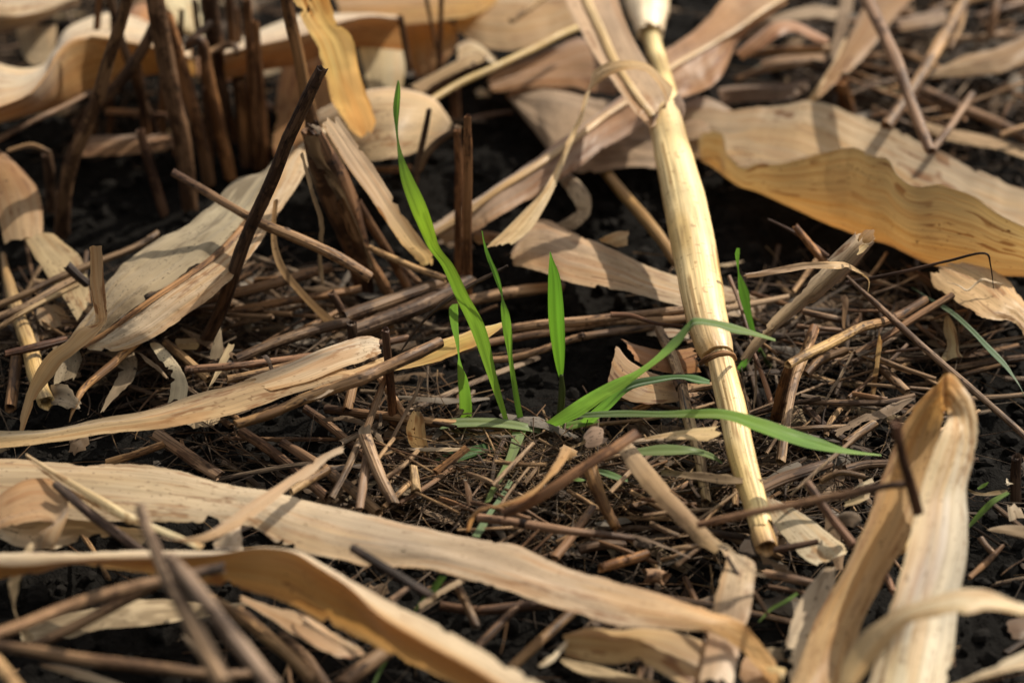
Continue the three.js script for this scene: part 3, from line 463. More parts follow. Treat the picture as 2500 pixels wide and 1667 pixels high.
scrap('small tan leaf piece behind the dark leaning stem', [[1100, 850, 1110, 930, 9], [1280, 850, 1290, 930, 9]], { tint: [0.44, 0.31, 0.15] });
// straws, left middle
stem('grey straw crossing under the pale leaf, upper of three at left', [[-40, 650, 12], [150, 570, 14], [330, 480, 15], [560, 385, 16], [880, 260, 17], [1000, 185, 17]], 46, { tint: [0.24, 0.18, 0.12] });
stem('grey straw crossing at left, middle of three parallel straws', [[-40, 735, 13], [150, 660, 14], [330, 560, 15], [520, 455, 16]], 56, { tint: [0.26, 0.20, 0.14] });
stem('slim pale straw at left, lowest of three parallel straws', [[-40, 800, 13], [100, 712, 15], [300, 605, 16], [500, 510, 17]], 36, { tint: [0.46, 0.38, 0.25] });
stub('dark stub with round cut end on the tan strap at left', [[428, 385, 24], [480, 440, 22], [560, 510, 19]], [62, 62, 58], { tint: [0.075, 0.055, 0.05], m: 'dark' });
stem('brown straw running level just above the tan leaf', [[1180, 1058, 19], [1340, 1042, 19], [1500, 1025, 19], [1700, 1000, 18], [2100, 945, 17], [2600, 850, 16]], [52, 50, 48], { tint: [0.25, 0.16, 0.11], joint: 0.04 });
stem('tan straw half hidden along the upper edge of the tan leaf', [[1450, 1118, 17], [1600, 1090, 17], [1800, 1040, 17], [1980, 985, 17]], 56, { tint: [0.30, 0.215, 0.13] });
scrap('small bent sliver straddling two level straws', [[1660, 960, 1700, 950, 24], [1690, 1010, 1740, 1000, 25], [1720, 1090, 1760, 1080, 20]], { tint: [0.30, 0.22, 0.17] });
stem('brown stem passing behind the dark leaning stem into the shade', [[1190, 640, 14], [1500, 560, 15], [1800, 480, 15], [2110, 395, 14]], 72, { tint: [0.21, 0.135, 0.08] });
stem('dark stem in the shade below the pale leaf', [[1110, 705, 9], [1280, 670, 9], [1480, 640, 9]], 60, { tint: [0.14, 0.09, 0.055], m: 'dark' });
stem('ochre straw deep behind the vine, level', [[1490, 668, 9], [1800, 615, 10], [2090, 570, 10], [2300, 540, 9]], 54, { tint: [0.26, 0.16, 0.085] });
// upright stems top left (blurred)
C('T1');
stem('tall brown stem leaning left in the blurred group at upper left', [[835, -60, 0], [770, 150, 0], [700, 350, 0], [625, 610, 0], [540, 820, 0], [460, 980, 0], [400, 1220, 0], [385, 1500, 0]], [78, 80, 90, 100, 110], { up: 1500, tint: [[0.26, 0.17, 0.10], [0.15, 0.10, 0.065]], m: 'dark' });
stem('thin dark stem slanting right behind the leaning one', [[690, -40, 0], [760, 210, 0], [850, 470, 0], [930, 700, 0], [1000, 870, 0]], 58, { up: 1050, tint: [0.12, 0.08, 0.055], m: 'dark' });
stem('dark stem sloping down to the left behind the blurred uprights', [[1010, 130, 0], [900, 330, 0], [760, 520, 0], [640, 640, 0], [480, 800, 0]], 84, { up: 1200, tint: [0.15, 0.095, 0.06], m: 'dark' });
stem('slender straw rising from the left edge under the wavy leaf', [[-60, 915, 27], [100, 830, 28], [250, 755, 29], [400, 685, 29], [580, 590, 29]], [44, 42, 36], { tint: [0.22, 0.15, 0.10] });
stem('thickest upright brown stem of the blurred group', [[990, -60, 4], [1030, 200, 3], [1070, 430, 2], [1115, 680, 1], [1170, 900, 0], [1215, 1320, 0]], [115, 112, 108, 105], { up: 1330, tint: [[0.22, 0.15, 0.105], [0.20, 0.13, 0.085]], m: 'stem' });
stem('orange brown stem right against the thickest upright', [[1060, 80, 0], [1150, 400, 0], [1230, 700, 0], [1300, 950, 0], [1345, 1180, 0]], 82, { up: 1200, tint: [[0.36, 0.20, 0.10], [0.17, 0.11, 0.07]], m: 'stem' });
stem('dark thick stem rising past the cream leaf end', [[1325, -60, 0], [1355, 200, 0], [1385, 420, 0], [1410, 700, 0], [1430, 900, 0]], [105, 108, 80, 60], { up: 1010, tint: [0.12, 0.075, 0.05], m: 'dark' });
stem('orange brown upright with broken top bent over', [[1180, 300, 0], [1235, 250, 0], [1285, 260, 0], [1320, 420, 0], [1385, 740, 0], [1440, 980, 0], [1478, 1140, 0]], [55, 65, 75, 78, 80, 84], { up: 1170, tint: [[0.10, 0.07, 0.05], [0.14, 0.09, 0.06], [0.34, 0.19, 0.09], [0.36, 0.20, 0.095]], m: 'stem' });
stem('dark broken piece slanting across the cream leaf end', [[1190, 270, 46], [1260, 210, 48], [1345, 140, 50]], 52, { tint: [0.10, 0.07, 0.055], m: 'dark' });
stem('short twig hooked down at the end among the uprights', [[1330, 335, 40], [1420, 295, 41], [1490, 290, 42], [1515, 345, 40]], [42, 46, 46, 40], { tint: [[0.38, 0.27, 0.17], [0.10, 0.07, 0.05]] });
stem('pinkish stub lying level on the low brown leaf', [[930, 915, 15], [1030, 897, 15], [1135, 885, 15]], 44, { tint: [0.36, 0.24, 0.16] });
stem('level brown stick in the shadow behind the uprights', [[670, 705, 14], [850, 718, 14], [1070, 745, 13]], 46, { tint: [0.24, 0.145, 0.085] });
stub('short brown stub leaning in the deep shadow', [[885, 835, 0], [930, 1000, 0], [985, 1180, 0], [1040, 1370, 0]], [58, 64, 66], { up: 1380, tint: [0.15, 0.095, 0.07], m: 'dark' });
stub('dark stub standing at left with a twig laid over its top', [[290, 985, 0], [315, 1150, 0], [325, 1360, 0]], [66, 76, 84], { up: 1370, tint: [0.17, 0.12, 0.09], m: 'dark' });
stem('pale bent twig lying over the dark stub at left', [[40, 965, 25], [190, 928, 26], [260, 945, 26], [322, 972, 25]], [26, 34, 32, 24], { tint: [0.36, 0.27, 0.18] });
stem('slim brown stem upright behind the broken one', [[1540, 540, 0], [1545, 760, 0], [1560, 1060, 0]], 60, { up: 1080, tint: [[0.22, 0.13, 0.07], [0.30, 0.17, 0.08], [0.15, 0.09, 0.06]] });
stem('dark thin stem in the deep shade behind the orange upright', [[1310, 560, 0], [1320, 800, 0], [1325, 1100, 0]], 62, { up: 1120, tint: [0.15, 0.09, 0.055], m: 'dark' });
stem('pinkish twig slanting in the dark gap behind the tall stem', [[1570, 560, 9], [1640, 610, 9], [1745, 695, 9]], 32, { tint: [0.30, 0.21, 0.17] });
// the tall dark group left of centre
C('T2');
stem('tall brown stem leaving the top edge beside the glowing leaf', [[255, -60, 0], [290, 150, 0], [330, 340, 0], [372, 560, 0], [420, 760, 0], [470, 930, 0]], [76, 80, 84, 84], { up: 1600, tint: [[0.24, 0.14, 0.075], [0.30, 0.19, 0.10], [0.19, 0.12, 0.07]], m: 'stem' });
finish([['stem', tube([[400, 820, 2], [470, 1000, 2], [560, 1180, 1], [640, 1400, 0], [715, 1650, 0], [760, 1940, 0]], [120, 190, 215, 200, 150, 110], { up: 1945, tint: [[0.16, 0.10, 0.065], [0.17, 0.105, 0.065], [0.15, 0.085, 0.05]], groove: 0.16, lump: 0.1 }), MAT.dark],
  ['sheath', ribbon([[330, 880, 480, 860, 10], [400, 1010, 520, 1040, 9], [480, 1120, 600, 1160, 8], [560, 1280, 680, 1350, 6], [660, 1480, 760, 1540, 4], [780, 1740, 850, 1750, 3]], { up: 1945, tint: [0.21, 0.145, 0.09], camber: 0.25, rag: 0.8 }), MAT.mould, 'fibrous brown sheath'],
  ['frayed_end', ribbon([[365, 790, 470, 770, 10], [420, 830, 495, 830, 12], [440, 880, 500, 880, 13]], { up: 1945, tint: [0.42, 0.33, 0.26], rag: 1.2 }), MAT.mould]],
  'straw', 'thick dark fibrous stem base standing left of centre', 'straw stem');
finish([['stem', tube([[485, 440, 14], [425, 560, 14], [340, 740, 13], [265, 900, 12], [200, 1070, 11], [125, 1240, 10], [50, 1400, 8], [-30, 1600, 6], [-150, 1960, 3], [-310, 2290, 0]], [84, 92, 98, 98, 95, 95, 100], { up: 2290, tint: [[0.13, 0.085, 0.06], [0.095, 0.06, 0.04], [0.085, 0.055, 0.04], [0.10, 0.065, 0.045]], groove: 0.12, wander: 0 }), MAT.dark]],
  'straw', 'long dark stem leaning steeply across the pale leaf', 'straw stem');
C('M2');
stem('brown stem edge rising beside the thick fibrous base', [[590, -40, 6], [690, 200, 4], [780, 360, 2], [860, 480, 1], [925, 600, 0]], [72, 78, 80, 80], { up: 620, tint: [[0.25, 0.16, 0.095], [0.24, 0.15, 0.09]] });
stem('dark slim stem slanting under the spotted tan strap', [[710, -20, 0], [800, 140, 0], [900, 300, 0], [1035, 540, 0]], 62, { up: 560, tint: [0.19, 0.115, 0.065], m: 'dark' });
stem('pale straw slanting down under the torn tip of the tan strap', [[790, 270, 20], [930, 335, 20], [1100, 408, 19], [1280, 475, 18]], [40, 44, 44], { tint: [0.46, 0.34, 0.20] });
stem('thin brown straw behind the thick fibrous base', [[880, 270, 10], [980, 380, 10], [1110, 500, 9]], 38, { tint: [0.26, 0.17, 0.10] });
C('F');
stem('long slanting straw lying across the pale mildewed leaf', [[397, 398, 43], [470, 440, 43], [530, 475, 42], [600, 512, 41], [680, 545, 38], [770, 590, 33], [850, 640, 28]], [18, 21, 24, 26, 26], { tint: [[0.13, 0.08, 0.06], [0.24, 0.165, 0.11], [0.40, 0.28, 0.17], [0.28, 0.19, 0.11], [0.30, 0.20, 0.12]], joint: 0.62 });
leaf('thin curling vine strip hanging below the slanting straw', [[628, 445, 640, 448, 0], [622, 520, 634, 520, 0], [624, 575, 640, 570, 0], [642, 625, 660, 618, 0], [680, 672, 700, 668, 0], [720, 715, 742, 710, 0], [750, 744, 772, 735, 0], [784, 756, 788, 750, 0]], { up: 800, tint: [0.36, 0.25, 0.15], wave: 0.2, rag: 0.1, n: 'leaf_strip', c: 'leaf strip' });
leaf('narrow grey shrivelled strip hanging from the fibrous base', [[683, 345, 695, 340, 8], [705, 430, 722, 430, 7], [728, 510, 745, 510, 6], [725, 590, 742, 592, 4], [735, 660, 748, 660, 2]], { up: 745, tint: [0.33, 0.25, 0.17], m: 'mould', wave: 0.5, n: 'leaf_strip', c: 'leaf strip' });
C('M2');
stem('thick grey brown straw lying level, upper of two behind the green blade', [[640, 725, 17], [800, 660, 17], [1000, 580, 16], [1255, 492, 15]], [92, 92, 90], { tint: [[0.22, 0.165, 0.12], [0.24, 0.175, 0.125]], m: 'dark', groove: 0.12 });
stem('thick grey brown straw lying level, lower of two behind the green blade', [[690, 800, 14], [900, 725, 14], [1150, 630, 14], [1440, 480, 12]], [100, 108, 100], { tint: [0.16, 0.12, 0.095], m: 'dark', groove: 0.12 });
stem('long grey straw sloping up from the tan leaf to the twin level straws', [[-60, 985, 16], [200, 875, 17], [420, 800, 17], [660, 735, 17]], [66, 78, 80], { tint: [0.20, 0.15, 0.11], m: 'dark', groove: 0.12 });
stem('dark twiggy seed stalk rising to the right over the level straws', [[990, 930, 24], [1065, 820, 28], [1180, 690, 33], [1310, 590, 37], [1450, 500, 40], [1560, 445, 42], [1672, 385, 44]], [14, 20, 26, 30, 32, 30, 22], { tint: [0.11, 0.085, 0.07], m: 'dark', lump: 0.4, n: 'seed_stalk', c: 'seed stalk' });
stub('dark leaning stub behind the tan leaf beside the vine strip', [[540, 560, 0], [600, 660, 0], [660, 760, 0]], 55, { up: 940, tint: [0.20, 0.14, 0.11] });
stub('dark stub with a cut top just behind the frayed tan leaf end', [[672, 750, 0], [680, 860, 0], [685, 960, 0]], 64, { up: 1160, tint: [0.10, 0.075, 0.06], m: 'dark' });
C('T2');
stub('left stem of the upright reddish pair behind the green blade', [[1352, 825, 0], [1352, 1000, 0], [1356, 1300, 0], [1362, 1770, 0]], [46, 52, 54, 56], { up: 1780, tint: [[0.28, 0.16, 0.09], [0.26, 0.14, 0.075]], m: 'stem' });
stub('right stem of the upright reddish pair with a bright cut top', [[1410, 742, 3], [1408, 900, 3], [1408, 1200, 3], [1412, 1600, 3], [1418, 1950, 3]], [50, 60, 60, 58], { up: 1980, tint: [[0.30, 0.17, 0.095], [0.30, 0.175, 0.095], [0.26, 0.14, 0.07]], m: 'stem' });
finish([['stem', tube([[1166, 696, 0], [1140, 840, 0], [1108, 1000, 0], [1085, 1160, 0], [1060, 1300, 0]], [38, 44, 46, 46], { up: 1560, tint: [0.14, 0.105, 0.085] }), MAT.dark], ['branch', tube([[1352, 806, 2], [1300, 850, 2], [1220, 905, 1], [1150, 985, 1], [1105, 1080, 0]], [46, 50, 56, 60], { up: 1560, tint: [0.22, 0.165, 0.115] }), MAT.stem]], 'forked_twig', 'grey forked twig left of the upright reddish pair', 'twig');
stem('level brown twig behind the base of the forked twig', [[1065, 1070, 14], [950, 1080, 14], [820, 1085, 14], [620, 1110, 13]], [56, 48, 44], { tint: [0.24, 0.165, 0.12] });
stem('thin dark stem at the top edge, left of two near the golden leaf', [[1150, -40, 0], [1185, 150, 0], [1215, 310, 0]], 26, { up: 800, tint: [0.15, 0.09, 0.055], m: 'dark' });
stem('thin dark stem at the top edge, right of two near the golden leaf', [[1245, -40, 0], [1238, 200, 0], [1225, 450, 0]], 32, { up: 850, tint: [0.14, 0.08, 0.05], m: 'dark' });
stub('blurred dark stub in front of the brown hanging leaf piece', [[985, 108, 0], [1015, 270, 0], [1050, 450, 0]], 42, { up: 850, tint: [0.15, 0.095, 0.06], m: 'dark' });
stub('blurred brown stub behind the split stick', [[1330, 540, 0], [1335, 770, 0]], 62, { up: 820, tint: [0.22, 0.13, 0.08] });

// the clump of thin stems behind the larger ones, too blurred to tell one from another
C('T1');
for (let i = 0; i < 16; i++) {
  const x = rr(560, 1720), yb = rr(850, 1180), top = rr(-80, 420), lean = rr(-120, 60);
  stem(wording(x, (top + yb) / 2, (yb - top) * 0.5, 0, ['blurred dark', 'blurred brown'][i % 2], [[700, 300, 'the tall leaning stem'], [1080, 600, 'the thickest upright stem'], [1230, 700, 'the orange brown stem'], [1370, 300, 'the dark thick stem'], [1400, 800, 'the broken topped stem'], [1550, 800, 'the slim brown stem'], [950, 1050, 'the short leaning stub']]).replace('straw lying level', 'upright'), [[x + lean, top, 0], [x + lean * 0.5 + rr(-15, 15), (top + yb) / 2, 0], [x, yb, 0]], rr(34, 60), { up: yb, tint: [0.26, 0.15, 0.08].map((c, k, q) => c * (0.5 + 0.7 * ((i * 37 % 10) / 10))), m: i % 2 ? 'dark' : 'stem' });
}
leaf('crumpled orange brown leaf deep behind the upright stems at upper left', [[1250, 380, 1260, 520, 14], [1400, 400, 1420, 560, 15], [1560, 380, 1580, 500, 13]], { tint: [0.40, 0.19, 0.07], m: 'fleck', wave: 2.5 });
leaf('crumpled tan leaf between the upright stems under the long pale leaf', [[940, 280, 960, 420, 14], [1080, 310, 1100, 460, 15], [1220, 330, 1240, 480, 12]], { tint: [0.44, 0.24, 0.09], m: 'fleck', wave: 2.5 });
// ================= centre and upper right =================
C('T3');
{
  const g = ribbon([[-420, 1450, 10, -370, 1500, 14, -300, 1570, 10], [-200, 1330, 14, -160, 1370, 18, -110, 1490, 14], [0, 1190, 18, 25, 1230, 22, 25, 1410, 17], [240, 1035, 21, 270, 1075, 25, 290, 1250, 19], [470, 875, 23, 500, 915, 27, 520, 1110, 21], [690, 710, 24, 720, 750, 28, 750, 945, 22], [860, 590, 25, 900, 630, 29, 960, 800, 22], [1110, 320, 26, 1130, 445, 29, 1200, 640, 22], [1260, 215, 27, 1330, 330, 29, 1430, 545, 23], [1400, 85, 28, 1570, 190, 30, 1580, 270, 25], [1500, -30, 28, 1700, 95, 31, 1740, 130, 28], [1580, -110, 28, 1880, -20, 31, 1900, 20, 29]], { R: 3, sharp: 1, tint: [[0.56, 0.41, 0.28], [0.50, 0.35, 0.26], [0.46, 0.31, 0.23], [0.46, 0.25, 0.12], [0.50, 0.31, 0.17]], rag: 0.4, wave: 0.8 });
  finish([['blade', g, MAT.leaf], ['midrib', rib(g, 0.5, 0.0013, [0.62, 0.50, 0.32]), MAT.stalk]], 'dry_leaf', 'long pinkish leaf with pale midrib crossing behind the stalk', 'dry leaf');
}
leaf('wide dull mauve leaf lying flat behind the stalk', [[80, 605, 110, 640, 9], [200, 530, 320, 910, 11], [390, 535, 470, 1080, 12], [640, 610, 700, 1095, 12], [880, 690, 880, 1080, 11], [1060, 740, 1070, 1080, 9]], { tint: [0.36, 0.265, 0.19], m: 'mould', wave: 1.2 });
leaf('dull leaf end to the right of the stalk joint', [[1215, 640, 1220, 900, 12], [1330, 620, 1330, 900, 13], [1440, 650, 1440, 870, 13], [1560, 740, 1540, 860, 10]], { tint: [0.42, 0.31, 0.22], wave: 1 });
leaf('broad tan leaf at the top edge left of the stalk', [[-260, 60, -240, 190, 20], [-80, -60, -20, 300, 22], [130, -60, 180, 310, 23], [340, -60, 390, 240, 23], [520, -50, 560, 170, 22]], { tint: [0.46, 0.32, 0.18], m: 'fleck', wave: 1.2 });
leaf('brown ragged leaf behind the greenish stick', [[-40, 500, -20, 610, 12], [180, 380, 220, 580, 14], [400, 290, 480, 560, 15], [570, 230, 680, 580, 15], [700, 300, 820, 600, 13]], { tint: [0.36, 0.21, 0.11], m: 'fleck', wave: 1.4 });
stem('bright blurred straw stub pointing down at the top edge', [[130, 140, 34], [230, 62, 36], [345, -30, 38]], 48, { tint: [0.56, 0.44, 0.28] });
stem('slim greenish stick slanting up to the stalk', [[-400, 650, 26], [-200, 530, 27], [0, 440, 28], [250, 320, 29], [420, 232, 29], [560, 170, 28]], [48, 50, 50], { tint: [[0.44, 0.36, 0.16], [0.62, 0.54, 0.28]], m: 'stalk' });
C('T2');
leaf('split half stick with hollow brown underside below the greenish one', [[1005, 575, 1090, 620, 24], [1190, 480, 1280, 500, 26], [1350, 395, 1440, 430, 27], [1500, 335, 1535, 385, 27]], { tint: [[0.36, 0.25, 0.15], [0.40, 0.29, 0.17]], m: 'mould', camber: 0.3, n: 'split_stick', c: 'split stick', parts: [['lower_half', tube([[1090, 620, 22], [1280, 510, 23], [1520, 380, 24]], [52, 60, 62], { tint: [0.17, 0.11, 0.065] }), MAT.dark]] });
scrap('glossy pale scrap behind the end of the split stick', [[1335, 300, 1345, 420, 19], [1420, 262, 1450, 380, 20], [1500, 300, 1540, 400, 20], [1610, 385, 1615, 415, 18]], { tint: [0.60, 0.50, 0.36] });
scrap('small glossy flake in the dark gap below the ragged leaf', [[1445, 600, 1460, 630, 6], [1500, 560, 1530, 625, 7], [1560, 600, 1565, 625, 7]], { tint: [0.62, 0.54, 0.42] });
stem('mauve twig in the dark gap right of the reddish pair', [[1440, 755, 5], [1560, 730, 5], [1700, 710, 5]], 30, { tint: [0.17, 0.12, 0.10] });
C('T3');
stem('yellow brown stem slanting in the dark behind the stalk', [[610, 940, 8], [700, 1060, 9], [830, 1220, 10], [960, 1370, 11], [1100, 1540, 12], [1190, 1680, 12]], [70, 76, 76, 78], { tint: [[0.32, 0.25, 0.12], [0.42, 0.31, 0.14], [0.36, 0.26, 0.14]], m: 'stalk' });
leaf('grey brown curl looping over the end of the tan leaf', [[425, 1150, 500, 1110, 13], [480, 1230, 580, 1180, 18], [530, 1310, 640, 1280, 19], [540, 1350, 640, 1400, 17], [440, 1420, 560, 1470, 15], [340, 1450, 420, 1500, 13]], { tint: [[0.44, 0.35, 0.25], [0.34, 0.25, 0.17]], m: 'mould', wave: 0.8, camber: 0.2 });
C('M3');
leaf('flat tan leaf running behind the stalk over the black soil', [[110, 330, 130, 385, 12], [230, 150, 220, 410, 13], [320, 104, 350, 445, 14], [500, 168, 500, 510, 15], [660, 230, 680, 548, 15], [850, 322, 850, 572, 14], [1000, 398, 1000, 620, 13], [1200, 460, 1200, 668, 11], [1480, 520, 1470, 720, 9], [1640, 560, 1600, 720, 8], [1780, 640, 1700, 710, 6]], { tint: [[0.46, 0.31, 0.17], [0.54, 0.38, 0.25], [0.56, 0.41, 0.27], [0.54, 0.42, 0.29], [0.36, 0.25, 0.16]], m: 'leaf', camber: 0.03, wave: 0.7, rag: 0.7 });
scrap('lifted flap with a clean cut end on the flat tan leaf', [[650, 235, 780, 280, 16], [720, 200, 820, 272, 19], [800, 175, 860, 272, 21], [896, 163, 878, 270, 22]], { tint: [0.48, 0.36, 0.22] });
scrap('orange brown leaf corner left of the flat tan leaf', [[-160, 165, -120, 260, 10], [-20, 170, 10, 250, 10], [120, 190, 110, 240, 10]], { tint: [0.38, 0.22, 0.09], m: 'fleck' });
stem('light straw crossing the soil behind the single green blade, uppermost', [[-560, 640, 7], [-200, 625, 7], [0, 590, 7], [200, 555, 7], [380, 532, 6], [450, 525, 5]], [70, 78, 78, 70], { tint: [[0.30, 0.22, 0.15], [0.46, 0.34, 0.23], [0.42, 0.30, 0.20]], m: 'stem' });
stem('straw crossing the soil behind the single green blade, second from top', [[-230, 862, 9], [0, 812, 10], [300, 762, 12], [600, 738, 13], [770, 720, 13], [1000, 702, 13], [1240, 668, 13], [1560, 608, 12]], [60, 64, 62, 58, 40], { tint: [[0.24, 0.17, 0.12], [0.36, 0.26, 0.18], [0.30, 0.21, 0.15], [0.46, 0.37, 0.27]], joint: 0.62 });
stem('straw crossing the soil behind the single green blade, third from top', [[-300, 950, 8], [0, 880, 9], [300, 828, 10], [560, 780, 11], [780, 745, 12], [1000, 742, 12], [1240, 722, 12], [1500, 662, 12], [1900, 585, 11]], [52, 56, 56, 50, 42], { tint: [[0.26, 0.18, 0.13], [0.42, 0.30, 0.21], [0.42, 0.34, 0.25]] });
stem('dark jointed straw crossing the soil low behind the single green blade', [[-40, 1000, 5], [120, 985, 6], [330, 925, 8], [520, 856, 10], [640, 830, 11], [800, 805, 11], [1000, 778, 11], [1245, 725, 11]], [48, 52, 54, 46], { tint: [[0.30, 0.21, 0.145], [0.36, 0.26, 0.18], [0.14, 0.10, 0.08], [0.34, 0.26, 0.19]], joint: 0.5 });
stem('tapering brown twig pointing left over the crossing straws', [[762, 702, 20], [880, 705, 20], [980, 735, 20], [1080, 762, 19], [1225, 772, 18]], [36, 34, 26, 18], { tint: [0.17, 0.095, 0.06] });
finish([['stem', tube([[1075, 790, 13], [1110, 870, 14], [1150, 960, 15], [1185, 1060, 15], [1210, 1160, 15], [1240, 1300, 14], [1280, 1440, 13], [1325, 1580, 12], [1370, 1900, 9]], [64, 72, 76, 76, 78, 74], { tint: [[0.19, 0.14, 0.10], [0.40, 0.33, 0.24], [0.33, 0.26, 0.19], [0.46, 0.38, 0.27], [0.40, 0.33, 0.24]] }), MAT.stem], ['joint', tube([[1186, 1090, 15.4], [1200, 1130, 15.6], [1208, 1160, 15.4]], [80, 92, 80], { tint: T.dark, capA: 0, capB: 0 }), MAT.dark], ['crack', tube([[1218, 1180, 18.4], [1240, 1290, 17.6], [1268, 1390, 16.8]], [5, 13, 4], { tint: [0.02, 0.015, 0.012] }), MAT.dark, 'dark lengthwise crack']], 'straw', 'grey cracked straw running down behind the arching green blades', 'straw stem');
{
  const back = ribbon([[800, 862, 905, 1015, 14], [950, 905, 1010, 1065, 13], [1130, 935, 1180, 1095, 12], [1310, 905, 1360, 1085, 12]], { tint: [[0.40, 0.20, 0.08], [0.36, 0.17, 0.065], [0.42, 0.22, 0.09]], rag: 0.6, wave: 1 });
  leaf('rust brown leaf folded into a pocket on the soil behind the bent blade', [[796, 868, 728, 1150, 15], [890, 990, 790, 1215, 15], [1000, 1062, 930, 1262, 14], [1100, 1100, 1060, 1275, 13], [1185, 1135, 1180, 1262, 11], [1330, 1150, 1330, 1230, 9]], { tint: [[0.36, 0.24, 0.14], [0.40, 0.27, 0.15], [0.36, 0.22, 0.11]], m: 'fleck', rag: 0.6, wave: 0.8, parts: [['inner_side', back, MAT.fleck, 'dark rust inner side of the pocket']] });
}
scrap('pale sliver beside the crossing straws under the bent green blade', [[965, 820, 985, 835, 9], [1050, 790, 1070, 860, 10], [1180, 790, 1180, 855, 10], [1280, 830, 1270, 870, 9]], { tint: [0.40, 0.31, 0.23] });
stem('thin straw slanting below the lower arching green blade', [[900, 1310, 9], [1100, 1240, 10], [1260, 1185, 10], [1440, 1150, 10]], 44, { tint: [0.36, 0.27, 0.17] });
stem('slender straw under the long flat green blade', [[520, 1420, 6], [700, 1398, 8], [950, 1375, 9], [1260, 1310, 9], [1420, 1265, 9]], 30, { tint: [0.40, 0.30, 0.19] });
scrap('frayed tan strip end lying across the cane', [[940, 1490, 960, 1520, 26], [1130, 1450, 1130, 1515, 28], [1320, 1425, 1330, 1515, 29], [1494, 1415, 1490, 1520, 29]], { tint: [[0.34, 0.24, 0.14], [0.56, 0.42, 0.25], [0.60, 0.45, 0.27]], jag: 2.5 });
// ---- around the right of the stalk ----
C('M4');
{
  const main = ribbon([[1105, 165, 44, 1160, 195, 44, 1130, 235, 40], [1000, 195, 42, 1060, 260, 45, 1080, 320, 38], [830, 365, 36, 900, 420, 39, 930, 470, 32], [600, 605, 28, 680, 620, 31, 705, 660, 24], [420, 780, 21, 480, 800, 24, 500, 815, 18], [330, 880, 18, 380, 910, 20, 380, 940, 15], [250, 1000, 14, 290, 1020, 16, 300, 1040, 12]], { R: 3, tint: [[0.52, 0.37, 0.24], [0.62, 0.50, 0.36], [0.60, 0.46, 0.30], [0.52, 0.37, 0.23]], rt: [[0.62, 0.5, 0.36], [0.6, 0.46, 0.3], [0.40, 0.21, 0.08]], rtw: [0, 0.2, 1], rag: 0.4, jag: 3 });
  finish([['sheath', main, MAT.mould], ['splinter', ribbon([[835, 350, 865, 365, 41], [930, 255, 985, 270, 45], [1000, 190, 1030, 220, 48], [1020, 168, 1026, 178, 49]], { tint: [0.60, 0.48, 0.38], rag: 0.3, jag: 0 }), MAT.leaf, 'pale pointed splinter'], ['torn_flap', ribbon([[1000, 240, 1060, 280, 50], [1060, 175, 1130, 240, 52], [1140, 110, 1195, 165, 54]], { tint: [[0.58, 0.33, 0.10], [0.46, 0.29, 0.17]], rag: 0.5, jag: 2.5 }), MAT.fleck, 'orange torn flap at the tip'], ['inner_shred', ribbon([[990, 300, 1040, 330, 47], [1050, 255, 1090, 280, 48], [1105, 228, 1122, 250, 49]], { tint: [0.74, 0.58, 0.34], rag: 0.5, jag: 2 }), MAT.fleck]], 'split_stalk', 'split pale stalk with torn orange end right of the seedling', 'split stalk');
}
finish([['stem', tube([[632, 132, 34], [700, 215, 31], [770, 300, 28], [835, 370, 26]], [48, 56, 60], { tint: [[0.36, 0.20, 0.10], [0.42, 0.24, 0.10]] }), MAT.stem], ['thin_twig', tube([[458, 90, 33], [610, 165, 31], [740, 245, 29], [850, 330, 28]], [14, 24, 28], { tint: [0.16, 0.10, 0.08] }), MAT.dark]], 'stubble_straw', 'orange brown stub behind the split stalk with a thin twig', 'straw stub');
leaf('narrow tan strip bowed over the split stalk', [[298, 445, 305, 478, 30], [500, 405, 505, 450, 38], [700, 372, 715, 420, 43], [860, 362, 870, 410, 46], [980, 375, 975, 410, 44], [1070, 430, 1050, 445, 40], [1115, 490, 1095, 490, 34], [1100, 570, 1090, 565, 28]], { tint: [[0.50, 0.34, 0.23], [0.56, 0.41, 0.25], [0.46, 0.35, 0.20]], rag: 0.3, n: 'leaf_strip', c: 'leaf strip' });
stem('thin dark twig with a hooked end under the big folded leaf', [[960, 500, 26], [1300, 432, 33], [1600, 358, 40], [1855, 312, 46], [1880, 385, 42], [1900, 530, 34]], [34, 26, 20, 16, 10, 5], { tint: [0.12, 0.085, 0.075], m: 'dark', n: 'twig', c: 'twig' });
stem('long grey straw slanting down to the right behind the bent leaf', [[965, 455, 30], [1080, 570, 30], [1240, 720, 29], [1420, 885, 28], [1600, 1040, 26], [1780, 1195, 24], [2000, 1390, 21], [2150, 1530, 19]], [20, 40, 48, 50, 48, 44], { tint: [[0.20, 0.145, 0.11], [0.22, 0.165, 0.13], [0.30, 0.23, 0.17]], joint: 0.3 });
finish([['stem', tube([[590, 1030, 33], [680, 975, 33], [800, 915, 32], [940, 845, 31], [1060, 785, 30], [1180, 750, 27], [1300, 700, 24], [1460, 610, 20]], [62, 74, 78, 76, 72, 66, 60], { tint: [[0.50, 0.37, 0.20], [0.56, 0.43, 0.22], [0.42, 0.31, 0.17], [0.22, 0.14, 0.08], [0.20, 0.125, 0.07]] }), MAT.stem], ['broken_leg', tube([[600, 1025, 32], [572, 1110, 26], [540, 1220, 18], [510, 1360, 9]], [62, 76, 78, 76], { tint: [[0.16, 0.095, 0.06], [0.20, 0.12, 0.07]] }), MAT.dark, 'dark leg bent down at the break']], 'straw', 'thick sunlit straw broken into an elbow right of the cane', 'straw stem');  // sunlit yellow of the top is put into the tint
